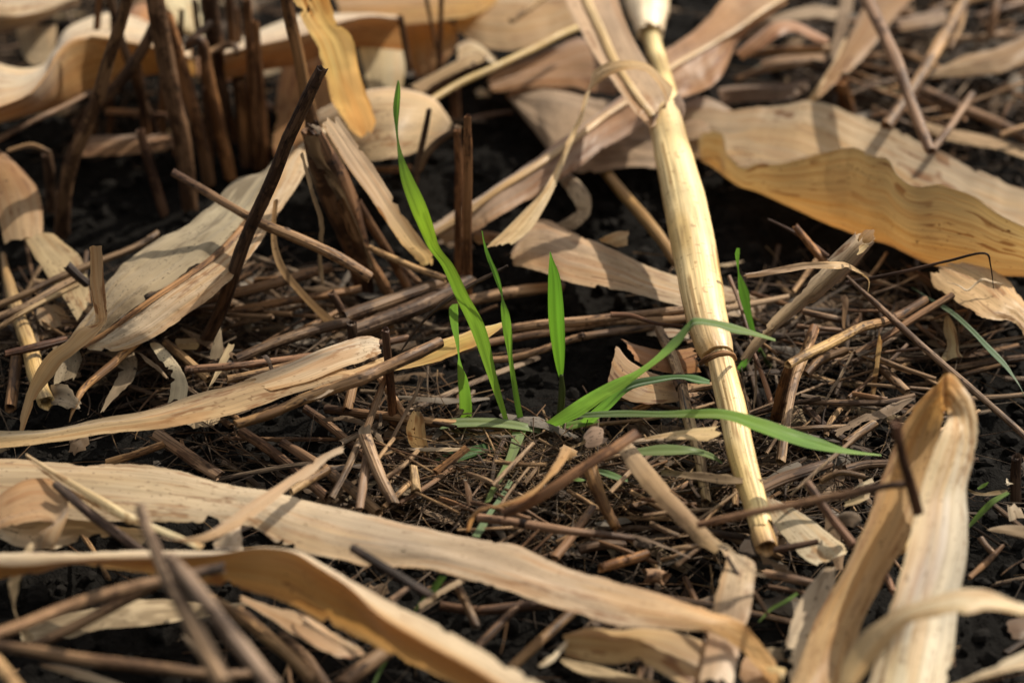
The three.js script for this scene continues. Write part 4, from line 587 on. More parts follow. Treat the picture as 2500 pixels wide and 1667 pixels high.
stem('brown straw passing under the long grey one with a rounded end', [[1020, 960, 18], [1180, 860, 20], [1400, 712, 23], [1640, 572, 26]], [50, 52, 52, 50], { tint: [[0.18, 0.12, 0.075], [0.32, 0.20, 0.12], [0.30, 0.19, 0.11]] });
stem('pale glossy straw standing steeply behind the elbow straw', [[750, 790, 20], [690, 960, 19], [645, 1080, 18], [600, 1240, 16], [560, 1420, 13], [530, 1640, 9]], [66, 70, 68, 66, 64], { tint: [[0.40, 0.24, 0.12], [0.50, 0.38, 0.24], [0.24, 0.17, 0.13], [0.52, 0.43, 0.34], [0.40, 0.32, 0.24]] });
stem('thin pinkish stem right of the seedling base', [[365, 945, 14], [430, 1110, 12], [480, 1260, 10], [515, 1390, 8]], [30, 38, 38], { tint: [0.36, 0.23, 0.165] });
leaf('narrow brown strip hanging behind the seedling', [[335, 850, 362, 850, 16], [358, 980, 390, 980, 13], [372, 1120, 400, 1120, 11], [355, 1330, 375, 1330, 8]], { tint: [0.34, 0.24, 0.15], n: 'leaf_strip', c: 'leaf strip', rag: 0.3 });
stem('hair thin brown twig left of the seedling', [[214, 458, 24], [262, 580, 22], [300, 700, 20], [345, 850, 17]], [28, 24, 18], { tint: [0.24, 0.16, 0.12], n: 'twig', c: 'twig' });
leaf('upright yellow shard like a blade behind the arching grass', [[1166, 800, 1172, 802, 0], [1150, 870, 1192, 860, 0], [1128, 1000, 1175, 1000, 0], [1108, 1130, 1160, 1150, 0], [1092, 1250, 1150, 1250, 0]], { up: 1330, tint: [[0.72, 0.50, 0.22], [0.60, 0.43, 0.23], [0.46, 0.34, 0.22]], n: 'leaf_shard', c: 'leaf shard', rag: 0.6, jag: 0.5 });
stem('short grey brown straw behind the yellow shard', [[1165, 1040, 12], [1250, 1110, 12], [1345, 1195, 11]], 62, { tint: [0.32, 0.235, 0.16] });
stem('slim frayed straw slanting behind the yellow shard', [[1140, 965, 16], [1330, 1040, 15], [1530, 1110, 14]], 32, { tint: [0.30, 0.22, 0.15] });
stem('level dark straw from the stalk towards the upright stub', [[645, 1255, 12], [900, 1258, 12], [1200, 1258, 12], [1400, 1215, 12]], [36, 42, 42], { tint: [0.20, 0.145, 0.105], m: 'dark' });
stem('straw lying on the black soil right of the bent leaf tip, upper', [[1590, 1045, 7], [1850, 1005, 7], [2150, 965, 7]], 48, { tint: [0.20, 0.145, 0.105], m: 'dark' });
stem('straw lying on the black soil right of the bent leaf tip, lower', [[1760, 1235, 6], [1950, 1222, 6], [2150, 1205, 6]], 36, { tint: [0.34, 0.26, 0.19] });
leaf('dark fibrous bundle lying behind the tip of the long green blade', [[860, 1440, 900, 1500, 12], [1050, 1340, 1080, 1400, 13], [1220, 1280, 1240, 1350, 13], [1410, 1200, 1420, 1240, 12]], { tint: [0.22, 0.16, 0.115], m: 'mould', rag: 1.2, wave: 1, n: 'fibre_bundle', c: 'fibres' });
stem('dark flattened straw running under the fibrous bundle', [[705, 1300, 9], [830, 1420, 9], [990, 1530, 8]], 62, { tint: [0.15, 0.11, 0.09], m: 'dark', flat: 0.6 });
stem('short brown straw touching the dark flattened straw', [[960, 1530, 13], [1050, 1460, 13], [1140, 1395, 13]], 60, { tint: [0.30, 0.22, 0.14] });
leaf('torn tan leaf below the big folded leaf at the right edge', [[1425, 430, 1700, 365, 20], [1530, 560, 1860, 395, 21], [1700, 665, 1985, 450, 20], [1840, 750, 2070, 560, 19], [1990, 770, 2160, 690, 17], [2085, 870, 2220, 820, 15], [2160, 980, 2260, 940, 13]], { tint: [[0.50, 0.34, 0.18], [0.58, 0.40, 0.22], [0.52, 0.36, 0.19]], m: 'leaf', rag: 1.2, jag: 3, wave: 0.8, parts: [['glint_strip', tube([[1600, 493, 25], [1680, 515, 25], [1730, 545, 24], [1790, 500, 25], [1830, 475, 26], [1890, 490, 25], [1965, 503, 24]], [3, 12, 18, 16, 22, 22, 5], { tint: [0.80, 0.74, 0.62], flat: 0.4, sides: 7, lump: 0.2 }), MAT.stalk, 'pale strip added for the sun glint along the tear']] });  // pale raised strip stands in for a sun glint
scrap('yellow grey curled scrap in the shade below the torn leaf', [[1592, 690, 1618, 695, 13], [1575, 800, 1665, 790, 12], [1600, 900, 1680, 890, 11], [1565, 970, 1690, 950, 10], [1550, 1020, 1720, 985, 9]], { tint: [0.46, 0.35, 0.19], m: 'fleck', camber: 0.2 });
stem('dark straw end in the litter left of the yellow shard', [[640, 770, 15], [760, 785, 15], [930, 800, 14]], 34, { tint: [0.24, 0.165, 0.115] });
stem('twig lying over the tangled fibres behind the elbow straw', [[680, 680, 20], [800, 710, 20], [930, 735, 19]], 44, { tint: [0.26, 0.19, 0.135] });
scrap('small mauve brown leaf bit standing in the tangle', [[905, 560, 980, 560, 20], [930, 640, 975, 650, 17], [935, 740, 955, 760, 13], [930, 800, 960, 810, 11]], { tint: [0.36, 0.26, 0.19] });
stem('brown stem leaning behind the elbow straw', [[700, 1080, 14], [780, 1000, 15], [960, 930, 16]], 58, { tint: [0.28, 0.19, 0.11] });
scrap('thin tan sliver leaning in the tangle under the elbow straw', [[1010, 900, 1040, 905, 18], [930, 1040, 960, 1060, 15], [830, 1210, 850, 1230, 12], [750, 1330, 790, 1340, 9]], { tint: [0.32, 0.235, 0.155] });
// ---- upper right ----
C('T4');
{
  const g = ribbon([[-180, 690, 14, -5, 1000, 9, 0, 905, 12], [-40, 700, 16, 25, 1020, 9, 30, 852, 17], [130, 704, 17, 85, 1050, 10, 100, 826, 21], [270, 706, 18, 150, 1085, 10, 165, 850, 22], [400, 692, 19, 215, 1115, 10, 205, 1000, 20], [500, 682, 19, 310, 1160, 11, 300, 1070, 20], [600, 662, 20, 420, 1205, 11, 400, 1032, 23], [700, 642, 21, 560, 1270, 11, 540, 1032, 25], [850, 670, 21, 720, 1350, 11, 720, 992, 28], [980, 725, 21, 860, 1420, 12, 850, 962, 31], [1100, 775, 20, 980, 1470, 12, 1000, 942, 33], [1250, 820, 20, 1100, 1520, 12, 1125, 990, 34], [1400, 910, 19, 1200, 1562, 13, 1220, 1010, 35], [1560, 985, 19, 1330, 1615, 13, 1290, 1120, 34], [1700, 1055, 18, 1480, 1670, 14, 1400, 1192, 34], [1850, 1130, 18, 1640, 1715, 14, 1560, 1190, 36], [1960, 1172, 18, 1800, 1740, 15, 1760, 1250, 37], [2100, 1232, 18, 1980, 1755, 15, 1920, 1362, 36], [2260, 1300, 18, 2200, 1765, 15, 2140, 1470, 35]], { R: 3, m: 'fleck', tint: [[0.56, 0.42, 0.28], [0.62, 0.48, 0.33], [0.60, 0.47, 0.33]], rt: [[0.62, 0.49, 0.35], [0.60, 0.46, 0.31], [0.42, 0.215, 0.07], [0.46, 0.28, 0.10], [0.50, 0.36, 0.16]], rtw: [0, 0.2, 1, 1, 1], rag: 0.2, wave: 1.0, fine: 0.0007 });  // front wall tinted gold for the backlight shining through
  finish([['blade', g, MAT.fleck], ['wavy_edge', tube([[5, 885, 13.5], [30, 850, 17.5], [100, 824, 21.4], [165, 850, 22.3], [205, 1000, 20.2], [300, 1070, 20.2], [400, 1032, 23.2], [540, 1032, 25.2], [720, 992, 28.2], [850, 962, 31.2], [1000, 942, 33.2], [1125, 990, 34.2], [1220, 1010, 35.2], [1290, 1120, 34.2], [1400, 1192, 34.2], [1560, 1190, 36.2], [1760, 1250, 37.2], [1920, 1362, 36.2], [2130, 1465, 35.2]], 6, { tint: [0.72, 0.62, 0.46], sides: 6, fine: 0.002 }), MAT.stalk, 'thin pale wavy edge']], 'dry_leaf', 'large wavy golden leaf folded lengthwise at the right', 'dry leaf');
}
leaf('brown leaf rising diagonally to the top right edge', [[1130, -60, 1440, -40, 22], [1055, 60, 1300, 100, 21], [970, 240, 1170, 260, 20], [880, 400, 1030, 420, 18], [800, 520, 890, 535, 16], [715, 645, 790, 640, 14]], { tint: [[0.38, 0.23, 0.12], [0.42, 0.26, 0.13]], m: 'fleck', camber: 0.1, parts: [['curled_edge', ribbon([[930, 250, 975, 240, 26], [870, 390, 910, 380, 25], [800, 500, 845, 510, 22], [735, 600, 780, 620, 19], [680, 650, 770, 650, 17]], { tint: [0.56, 0.42, 0.26], camber: 0.3 }), MAT.leaf, 'pale curled edge']] });
leaf('grey brown strip behind the diagonal brown leaf', [[910, -40, 1020, -40, 15], [885, 180, 970, 200, 15], [840, 370, 890, 390, 13]], { tint: [0.34, 0.25, 0.18], m: 'mould', n: 'leaf_strip', c: 'leaf strip' });
stem('mauve straw crossing a tan one at the upper right, leaning left', [[1075, -60, 46], [1140, 90, 45], [1220, 260, 43], [1310, 470, 40], [1400, 690, 36], [1505, 960, 30]], [86, 84, 80, 74, 68], { tint: [0.32, 0.235, 0.19], m: 'stem' });
stem('tan straw crossing under the mauve one at the upper right', [[1750, -60, 34], [1660, 110, 33], [1540, 310, 32], [1400, 530, 30], [1210, 810, 26]], [74, 78, 80, 80], { tint: [[0.44, 0.32, 0.19], [0.42, 0.30, 0.18], [0.34, 0.24, 0.16]] });
stem('thin straw beside the tan crossing straw', [[1720, 60, 30], [1690, 170, 29], [1620, 310, 28]], 32, { tint: [0.36, 0.26, 0.15] });
stem('short mauve straw meeting the crossing straw at its foot', [[1770, 590, 26], [1640, 780, 25], [1508, 965, 23]], [44, 46, 48], { tint: [0.32, 0.235, 0.18] });
leaf('folded brown leaf at the right edge of the upper litter', [[1440, 480, 1470, 520, 14], [1700, 385, 1720, 490, 17], [1900, 330, 1930, 480, 18], [2150, 220, 2150, 400, 18]], { tint: [[0.44, 0.32, 0.20], [0.36, 0.23, 0.12]], m: 'fleck', camber: 0.15, wave: 1 });
stem('grey straw sloping down at the right edge behind the wavy leaf', [[1440, 580, 12], [1700, 700, 12], [1950, 800, 12], [2150, 910, 11]], 70, { tint: [0.26, 0.185, 0.135] });
leaf('tan brown leaf strip under the grey sloping straw', [[1340, 740, 1400, 790, 9], [1600, 820, 1600, 900, 9], [1900, 870, 1900, 960, 9], [2150, 940, 2150, 1040, 8]], { tint: [0.38, 0.27, 0.17], m: 'mould', n: 'leaf_strip', c: 'leaf strip' });
stem('short pale straw with a bright end behind the pinkish leaf', [[365, 335, 22], [600, 322, 22], [850, 310, 21]], 58, { tint: [0.44, 0.32, 0.19] });
stem('dull straw slanting behind the pinkish leaf', [[260, 510, 16], [480, 435, 17], [745, 382, 17]], 46, { tint: [0.36, 0.26, 0.17] });
leaf('reddish leaf strip arched over the short pale straw', [[225, 345, 290, 400, 24], [350, 250, 420, 330, 28], [500, 145, 520, 245, 31], [640, 140, 640, 215, 30], [760, 195, 740, 265, 27], [860, 245, 840, 290, 24]], { tint: [[0.50, 0.23, 0.08], [0.40, 0.24, 0.16], [0.34, 0.18, 0.10]], m: 'leaf', camber: 0.12 });
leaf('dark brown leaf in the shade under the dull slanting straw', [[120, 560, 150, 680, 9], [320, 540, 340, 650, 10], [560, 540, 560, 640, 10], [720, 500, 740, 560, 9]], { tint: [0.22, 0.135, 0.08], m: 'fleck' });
leaf('tan leaf under the short pale straw at the top right', [[400, 395, 420, 430, 16], [520, 360, 540, 410, 17], [700, 350, 720, 390, 17], [820, 330, 830, 400, 16]], { tint: [0.34, 0.22, 0.13] });
leaf('greyish leaf edge beside the pinkish leaf at the top', [[300, 250, 320, 290, 22], [520, 90, 540, 160, 24], [760, 40, 760, 120, 24], [920, 60, 900, 130, 22]], { tint: [0.34, 0.26, 0.19], m: 'mould' });
stub('orange brown stub behind the back edge of the wavy leaf', [[910, 520, 0], [940, 620, 0], [975, 740, 0]], [80, 90, 90], { up: 790, tint: [0.36, 0.20, 0.095] });
stem('thin twig reaching right from the diagonal brown leaf', [[990, 600, 15], [1130, 545, 16], [1290, 505, 16]], 28, { tint: [0.28, 0.20, 0.14] });
stem('level straw behind the crossing pair, upper', [[1060, 420, 14], [1350, 470, 14], [1560, 500, 13]], 50, { tint: [0.24, 0.165, 0.11] });
stem('level straw right of the tan crossing straw near the top', [[1620, 250, 18], [1850, 232, 18], [2150, 225, 18]], 44, { tint: [0.30, 0.21, 0.13] });
stem('straw under the crossing pair sloping right', [[1330, 580, 10], [1560, 690, 10], [1720, 740, 9]], 56, { tint: [0.33, 0.20, 0.11] });
leaf('pale brown leaf between the crossing straws and the right edge', [[1250, 110, 1290, 230, 13], [1420, 80, 1450, 200, 14], [1600, 40, 1620, 150, 14]], { tint: [0.32, 0.215, 0.13], m: 'fleck', wave: 1.5 });
stem('dark straw along the top right corner', [[1800, 110, 15], [1960, 60, 16], [2150, 0, 16]], 52, { tint: [0.18, 0.115, 0.075] });
stem('brown straw standing at the top right corner', [[1930, -60, 30], [1900, 80, 26], [1880, 220, 20]], 60, { tint: [0.24, 0.15, 0.09] });
stem('thin grey stalk in the dark hollow at the right edge', [[2010, 650, 15], [1960, 740, 12], [1930, 800, 9]], 26, { tint: [0.26, 0.18, 0.13], n: 'twig', c: 'twig' });

// the blurred tangle behind the wavy leaf, straws nobody could tell apart
C('T4');
for (let i = 0; i < 34; i++) {
  const x = rr(950, 2150), y = rr(-30, 900 - Math.max(0, 1400 - x) * 0.55), L = rr(180, 520), a = rr(-0.75, 0.75), h = rr(5, 17), dx = Math.cos(a) * L / 2, dy = Math.sin(a) * L / 2 * 0.6;
  stem(wording(x, y, L, a, ['tan blurred', 'brown blurred', 'grey blurred'][i % 3], [[1140, 90, 'the top of the mauve crossing straw'], [1400, 620, 'the straw crossing at upper right'], [1640, 780, 'the short mauve straw'], [1850, 400, 'the folded brown leaf at the right edge'], [1700, 700, 'the grey sloping straw'], [1650, 60, 'the tan crossing straw top'], [1050, 350, 'the diagonal brown leaf'], [1950, 60, 'the straws in the top right corner'], [1200, 780, 'the back edge of the wavy leaf']]), [[x - dx, y - dy, h], [x + rr(-10, 10), y + rr(-12, 12), h + 1], [x + dx, y + dy, h + rr(-4, 4)]], rr(20, 46), { tint: [[0.42, 0.29, 0.17], [0.30, 0.19, 0.11], [0.36, 0.26, 0.18]][i % 3] });
}
C('M4');
for (let i = 0; i < 42; i++) {
  const x = rr(420, 1650), y = rr(380, 1480), L = rr(220, 620), a = rr(-1.2, 1.0), h = rr(4, 14), dx = Math.cos(a) * L / 2, dy = Math.sin(a) * L / 2 * 0.7;
  stem(wording(x, y, L, a, ['tan', 'dark brown', 'grey'][i % 3], [[600, 650, 'the split stalk'], [850, 420, 'the bowed tan strip'], [900, 880, 'the broken elbow straw'], [1150, 1000, 'the yellow shard'], [1300, 800, 'the long grey straw'], [600, 1250, 'the glossy steep straw'], [1000, 1260, 'the level dark straw'], [1300, 480, 'the hooked dark twig'], [1150, 1380, 'the fibrous bundle']]), [[x - dx, y - dy, h], [x + rr(-10, 10), y + rr(-12, 12), h + 1], [x + dx, y + dy, h + rr(-3, 3)]], rr(14, 36), { tint: [[0.44, 0.33, 0.21], [0.24, 0.15, 0.09], [0.38, 0.30, 0.22]][i % 3], m: i % 2 ? 'dark' : 'stem' });
}
C('M1');
for (let i = 0; i < 22; i++) {
  const x = rr(1150, 2500), y = rr(420, 860), L = rr(220, 560), a = rr(-0.7, 0.15), h = rr(4, 11), dx = Math.cos(a) * L / 2, dy = Math.sin(a) * L / 2 * 0.7;
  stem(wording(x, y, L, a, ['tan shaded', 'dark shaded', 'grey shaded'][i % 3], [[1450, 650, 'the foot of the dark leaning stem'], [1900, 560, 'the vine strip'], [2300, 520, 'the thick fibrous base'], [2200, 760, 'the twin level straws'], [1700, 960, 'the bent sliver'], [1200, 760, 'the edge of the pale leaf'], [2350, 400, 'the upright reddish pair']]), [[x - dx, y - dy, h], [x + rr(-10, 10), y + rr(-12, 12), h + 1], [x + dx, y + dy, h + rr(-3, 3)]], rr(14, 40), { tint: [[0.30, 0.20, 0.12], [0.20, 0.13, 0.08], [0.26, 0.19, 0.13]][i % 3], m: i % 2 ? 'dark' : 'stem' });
}
C('B3');
for (let i = 0; i < 52; i++) {
  const x = rr(-700, 1500), y = rr(100, 760 - Math.max(0, 300 - x) * 0.32), L = rr(160, 560), a = rr(-1.1, 0.9), h = rr(4, 18), dx = Math.cos(a) * L / 2, dy = Math.sin(a) * L / 2 * 0.7;
  stem(wording(x, y, L, a, ['tan matted', 'dark matted', 'grey matted'][i % 3], [[600, 150, 'the big brown stick'], [1050, 400, 'the broad rolled leaf'], [700, 380, 'the frayed stub'], [300, 570, 'the pinkish level straw'], [150, 350, 'the orange curved strip'], [1400, 260, 'the fibrous strips'], [-250, 250, 'the pale cream stump'], [820, 800, 'the orange straw end'], [1500, 600, 'the cane end'], [0, 100, 'the downward green blades']]), [[x - dx, y - dy, h], [x + rr(-10, 10), y + rr(-12, 12), h + 1], [x + dx, y + dy, h + rr(-3, 3)]], rr(14, 38), { tint: [[0.44, 0.33, 0.21], [0.24, 0.15, 0.09], [0.38, 0.30, 0.22]][i % 3], m: i % 2 ? 'dark' : 'stem' });
}
HS = 0.78;
// ================= foreground =================
C('F');
leaf('wide pale ribbed leaf running diagonally across the lower middle', [[-30, 1050, -30, 1195, 26], [120, 1054, 120, 1200, 27], [260, 1061, 250, 1206, 28], [400, 1081, 380, 1207, 29], [520, 1109, 500, 1211, 30], [625, 1128, 570, 1216, 31], [725, 1154, 650, 1260, 31], [835, 1184, 745, 1290, 31], [960, 1213, 850, 1304, 31], [1070, 1238, 965, 1308, 32], [1190, 1257, 1075, 1340, 33], [1305, 1300, 1190, 1372, 34], [1420, 1339, 1305, 1412, 36], [1530, 1369, 1410, 1440, 37], [1625, 1396, 1525, 1447, 36], [1705, 1430, 1625, 1457, 33], [1755, 1478, 1705, 1505, 27], [1790, 1535, 1765, 1565, 20], [1800, 1600, 1785, 1610, 14]], { m: 'leaf', tint: [[0.50, 0.39, 0.26], [0.52, 0.41, 0.28], [0.62, 0.50, 0.36], [0.58, 0.46, 0.34], [0.56, 0.42, 0.29], [0.56, 0.42, 0.29], [0.64, 0.42, 0.20], [0.62, 0.40, 0.18]], camber: 0.05, rag: 0.9, wave: 0.7 });
C('B1');
leaf('speckled lower layer peeking out under the wide pale leaf at left', [[-60, 500, -60, 630, 20], [150, 530, 130, 705, 20], [350, 500, 350, 722, 21], [550, 520, 550, 672, 21], [800, 560, 720, 690, 21], [1050, 580, 900, 730, 20]], { m: 'mould', tint: [0.74, 0.64, 0.50], rag: 0.9 });
leaf('brown flecked leaf curled into a loop at the left edge', [[-90, 440, -90, 660, 33], [-20, 385, -10, 620, 36], [80, 320, 90, 580, 38], [190, 276, 190, 556, 38], [310, 276, 270, 548, 37], [400, 335, 330, 560, 37], [446, 430, 345, 600, 39], [440, 500, 300, 590, 41], [400, 590, 240, 610, 41], [360, 690, 215, 660, 39], [340, 725, 205, 735, 37]], { m: 'fleck', tint: [[0.46, 0.28, 0.14], [0.44, 0.28, 0.15], [0.52, 0.36, 0.21], [0.36, 0.25, 0.15]], rag: 0.3, wave: 0.4, camber: 0.02 });
leaf('thin twisted strip hanging from the flecked loop at left', [[205, 660, 215, 668, 44], [150, 720, 210, 730, 43], [95, 820, 172, 820, 40], [40, 910, 132, 900, 36], [45, 985, 120, 975, 32], [70, 1070, 102, 1060, 28], [95, 1160, 122, 1155, 24], [125, 1250, 190, 1240, 19], [160, 1330, 240, 1310, 14]], { m: 'mould', tint: [0.54, 0.42, 0.28], n: 'leaf_strip', c: 'leaf strip', rag: 0.3 });
C('F');
leaf('long twisting leaf, pale above and tinted backlit gold below, at the lower left', [[-30, 1270, 46, -30, 1300, 50, -30, 1338, 44], [60, 1268, 46, 60, 1302, 50, 55, 1326, 44], [160, 1266, 46, 165, 1290, 49, 170, 1296, 43], [270, 1263, 46, 240, 1286, 49, 230, 1302, 41], [400, 1263, 46, 365, 1282, 50, 330, 1318, 40], [520, 1266, 46, 485, 1275, 50, 440, 1338, 39], [605, 1257, 47, 590, 1258, 51, 560, 1365, 38], [685, 1267, 48, 665, 1266, 52, 660, 1395, 38], [745, 1297, 49, 740, 1308, 53, 750, 1440, 38], [790, 1322, 49, 808, 1352, 54, 850, 1480, 39], [890, 1377, 50, 872, 1412, 55, 925, 1520, 40], [970, 1415, 51, 975, 1475, 56, 1000, 1551, 42], [1075, 1471, 52, 1100, 1545, 57, 1075, 1592, 44], [1185, 1531, 53, 1190, 1605, 58, 1130, 1640, 45], [1280, 1592, 53, 1270, 1650, 58, 1210, 1690, 45]], { R: 3, sharp: 1, m: 'fleck', tint: [[0.70, 0.56, 0.38], [0.70, 0.58, 0.42], [0.74, 0.60, 0.42]], rt: [[0.72, 0.60, 0.42], [0.72, 0.60, 0.42], [0.48, 0.26, 0.075], [0.46, 0.25, 0.075], [0.52, 0.32, 0.13]], rtw: [0, 0, 0.85, 1, 1], rag: 0.4, wave: 0.5 });  // lower face painted gold as if lit from behind
C('B2');
leaf('pinkish leaf tucked under the golden twisting leaf', [[-60, 990, -70, 1040, 28], [150, 1075, 140, 1170, 28], [330, 1125, 310, 1290, 28], [500, 1215, 470, 1375, 27], [660, 1310, 610, 1425, 25], [775, 1372, 745, 1425, 22]], { tint: [0.50, 0.35, 0.22], m: 'fleck', rag: 0.7, parts: [['curled_lip', ribbon([[318, 1118, 330, 1128, 31], [400, 1145, 390, 1185, 32], [520, 1225, 500, 1255, 32], [640, 1300, 600, 1325, 31], [740, 1350, 720, 1375, 28]], { tint: [[0.78, 0.68, 0.56], [0.60, 0.44, 0.27]], rag: 0.3 }), MAT.leaf, 'white curled lip']] });
C('B1');
finish([['stem', tube([[890, 440, 78], [930, 570, 78], [1000, 720, 78], [1070, 880, 78], [1130, 1010, 77], [1200, 1160, 76], [1290, 1330, 74], [1420, 1600, 71]], [72, 82, 92, 100, 112, 120, 130], { tint: [[0.24, 0.20, 0.17], [0.30, 0.25, 0.21], [0.36, 0.28, 0.21]] }), MAT.stem], ['branch', tube([[1060, 770, 79], [1170, 880, 80], [1310, 1050, 80], [1420, 1200, 79], [1560, 1370, 77], [1760, 1620, 74]], [90, 108, 112, 112, 106], { tint: [[0.24, 0.20, 0.18], [0.30, 0.25, 0.22]] }), MAT.stem]], 'straw', 'blurred forked grey straw standing nearest the camera at lower left', 'straw stem');
stem('brown straw with a dark cut end crossing the golden leaf', [[-60, 1262, 60], [150, 1190, 60], [400, 1090, 60], [650, 1010, 60], [880, 950, 60], [1100, 905, 60], [1260, 870, 60], [1425, 835, 60]], [80, 84, 82, 78, 80], { tint: [[0.36, 0.25, 0.17], [0.38, 0.27, 0.18], [0.30, 0.22, 0.16], [0.10, 0.08, 0.075]], m: 'stem' });
stem('dull straw half hidden below the brown one at lower left', [[200, 1345, 36], [420, 1240, 37], [700, 1090, 38], [980, 945, 38]], [68, 76, 72], { tint: [0.23, 0.16, 0.105], m: 'dark' });
stem('blurred straw lying nearly level along the bottom left', [[-60, 1345, 46], [250, 1375, 47], [500, 1412, 47], [1000, 1470, 46], [1400, 1512, 44], [1640, 1512, 42]], [84, 86, 86, 80, 70], { tint: [0.28, 0.20, 0.135] });
stem('yellowish straw sloping down to the right behind the forked straw', [[1330, 1030, 34], [1500, 1130, 35], [1700, 1280, 35], [1880, 1430, 34], [2010, 1560, 32]], [70, 80, 82, 78], { tint: [[0.30, 0.22, 0.14], [0.42, 0.30, 0.17], [0.30, 0.21, 0.13]] });
stub('dark grey stub pointing up left across the wide pale leaf', [[345, 305, 42], [430, 375, 41], [560, 480, 39], [700, 580, 37], [850, 690, 35], [920, 745, 34]], [62, 70, 74, 74, 70], { tint: [[0.11, 0.095, 0.09], [0.13, 0.10, 0.095], [0.16, 0.125, 0.11]], m: 'dark' });
leaf('stripped cream midrib lying across the wide pale leaf at left', [[135, 90, 150, 125, 40], [400, 245, 385, 290, 41], [700, 412, 680, 470, 42], [870, 505, 850, 560, 42], [1170, 630, 1160, 670, 40], [1310, 700, 1280, 740, 38]], { n: 'leaf_midrib', c: 'leaf midrib', m: 'leaf', tint: [[0.60, 0.46, 0.28], [0.78, 0.66, 0.42], [0.80, 0.70, 0.48]], rag: 0.15, camber: 0.3, cols: 10, parts: [['brown_edge', ribbon([[150, 120, 160, 140, 39], [390, 288, 380, 315, 40], [690, 465, 700, 510, 41], [850, 555, 860, 580, 41]], { tint: [0.36, 0.24, 0.13] }), MAT.fleck]] });
leaf('narrow bowed tan strip with a torn tip over the wide pale leaf', [[1010, 632, 1000, 642, 45], [1130, 655, 1100, 672, 46], [1280, 620, 1260, 674, 47], [1470, 512, 1490, 602, 47], [1620, 400, 1665, 490, 46], [1800, 288, 1855, 330, 44], [1960, 180, 2000, 240, 42], [2060, 110, 2100, 158, 40], [2200, 40, 2218, 95, 38]], { n: 'leaf_strip', c: 'leaf strip', m: 'fleck', tint: [[0.46, 0.31, 0.18], [0.56, 0.40, 0.26], [0.60, 0.46, 0.32]], rag: 0.35, camber: 0.1, jag: 2 });
leaf('grey weathered leaf low on the soil at the bottom left', [[80, 1265, 110, 1310, 11], [400, 1150, 450, 1290, 13], [700, 1080, 620, 1245, 14], [900, 1040, 820, 1220, 14], [1100, 1035, 1100, 1192, 14], [1350, 1060, 1300, 1160, 13], [1610, 1040, 1590, 1125, 12]], { m: 'mould', tint: [0.50, 0.41, 0.29], wave: 0.6 });
leaf('brown leaf with a pale back at the bottom left corner', [[240, 1440, 230, 1460, 22], [470, 1462, 430, 1530, 23], [720, 1540, 640, 1600, 22], [900, 1620, 800, 1680, 20]], { tint: [[0.30, 0.20, 0.11], [0.62, 0.48, 0.32]], m: 'fleck' });
stem('very blurred pale straw at the bottom left corner', [[-60, 1400, 62], [20, 1500, 62], [110, 1620, 62]], 90, { tint: [0.50, 0.38, 0.23] });
scrap('splintered grey tip standing behind the forked straw', [[1128, 1245, 1145, 1240, 50], [1190, 1330, 1245, 1320, 46], [1270, 1440, 1320, 1430, 41], [1330, 1580, 1400, 1570, 36]], { m: 'mould', tint: [0.42, 0.33, 0.25] });
scrap('crumpled white scrap where two leaves meet at the lower left', [[1320, 690, 1350, 715, 32], [1400, 640, 1430, 735, 35], [1470, 600, 1500, 725, 37], [1535, 575, 1585, 700, 36]], { tint: [0.70, 0.58, 0.45], wave: 2, rag: 0.8 });
stem('pale straw just above the wide pale leaf at left', [[680, 168, 12], [850, 115, 13], [1040, 45, 14]], 56, { tint: [0.42, 0.30, 0.17] });
stem('grey fibrous straw diving under the wide pale leaf', [[990, -30, 15], [1130, 65, 14], [1260, 160, 13], [1400, 250, 11]], [92, 96, 84], { tint: [0.28, 0.215, 0.165], m: 'dark', flat: 0.6, groove: 0.12 });
stem('dark straw behind the bowed strip, left of two', [[1540, -30, 10], [1720, 90, 10], [1900, 235, 10], [2080, 390, 9]], [72, 76, 72], { tint: [0.22, 0.15, 0.105], m: 'dark' });
C('B2');
stem('dark straw behind the bowed strip, right of two, thicker', [[235, 25, 13], [420, 140, 13], [620, 280, 13], [850, 480, 11]], [60, 74, 78], { tint: [[0.15, 0.10, 0.075], [0.30, 0.22, 0.14]] });
stem('short pale straw showing above the wide pale leaf beside the bowed strip', [[290, 345, 22], [400, 275, 22], [525, 200, 22]], [50, 60, 60], { tint: [[0.62, 0.50, 0.33], [0.46, 0.34, 0.20]] });
stem('slim grey straw slanting left in the loose pile', [[725, 20, 20], [650, 190, 19], [540, 395, 16]], [44, 44, 46], { tint: [0.27, 0.21, 0.155] });
stem('thick grey straw standing up in the loose pile', [[755, -10, 24], [800, 110, 22], [860, 260, 19], [945, 430, 15]], [86, 78, 74], { tint: [[0.42, 0.33, 0.25], [0.28, 0.21, 0.15]], m: 'stem' });
stem('mauve grey straw piece between the slim and thick grey straws', [[775, 110, 18], [750, 290, 17], [725, 460, 14]], [60, 58, 56], { tint: [0.30, 0.23, 0.185] });
stem('pale cream straw stump in the loose pile', [[1062, 185, 17], [1070, 270, 15], [1080, 350, 13]], [52, 62, 66], { tint: [0.50, 0.40, 0.25], m: 'stem' });
C('M2');
leaf('crumpled grey sheath piece in the loose pile beside the upright stub', [[760, 1385, 800, 1380, 22], [722, 1440, 812, 1470, 19], [730, 1510, 830, 1540, 17], [740, 1560, 800, 1600, 15]], { m: 'mould', tint: [0.46, 0.36, 0.27], n: 'leaf_scrap', c: 'leaf scrap', wave: 1.5 });
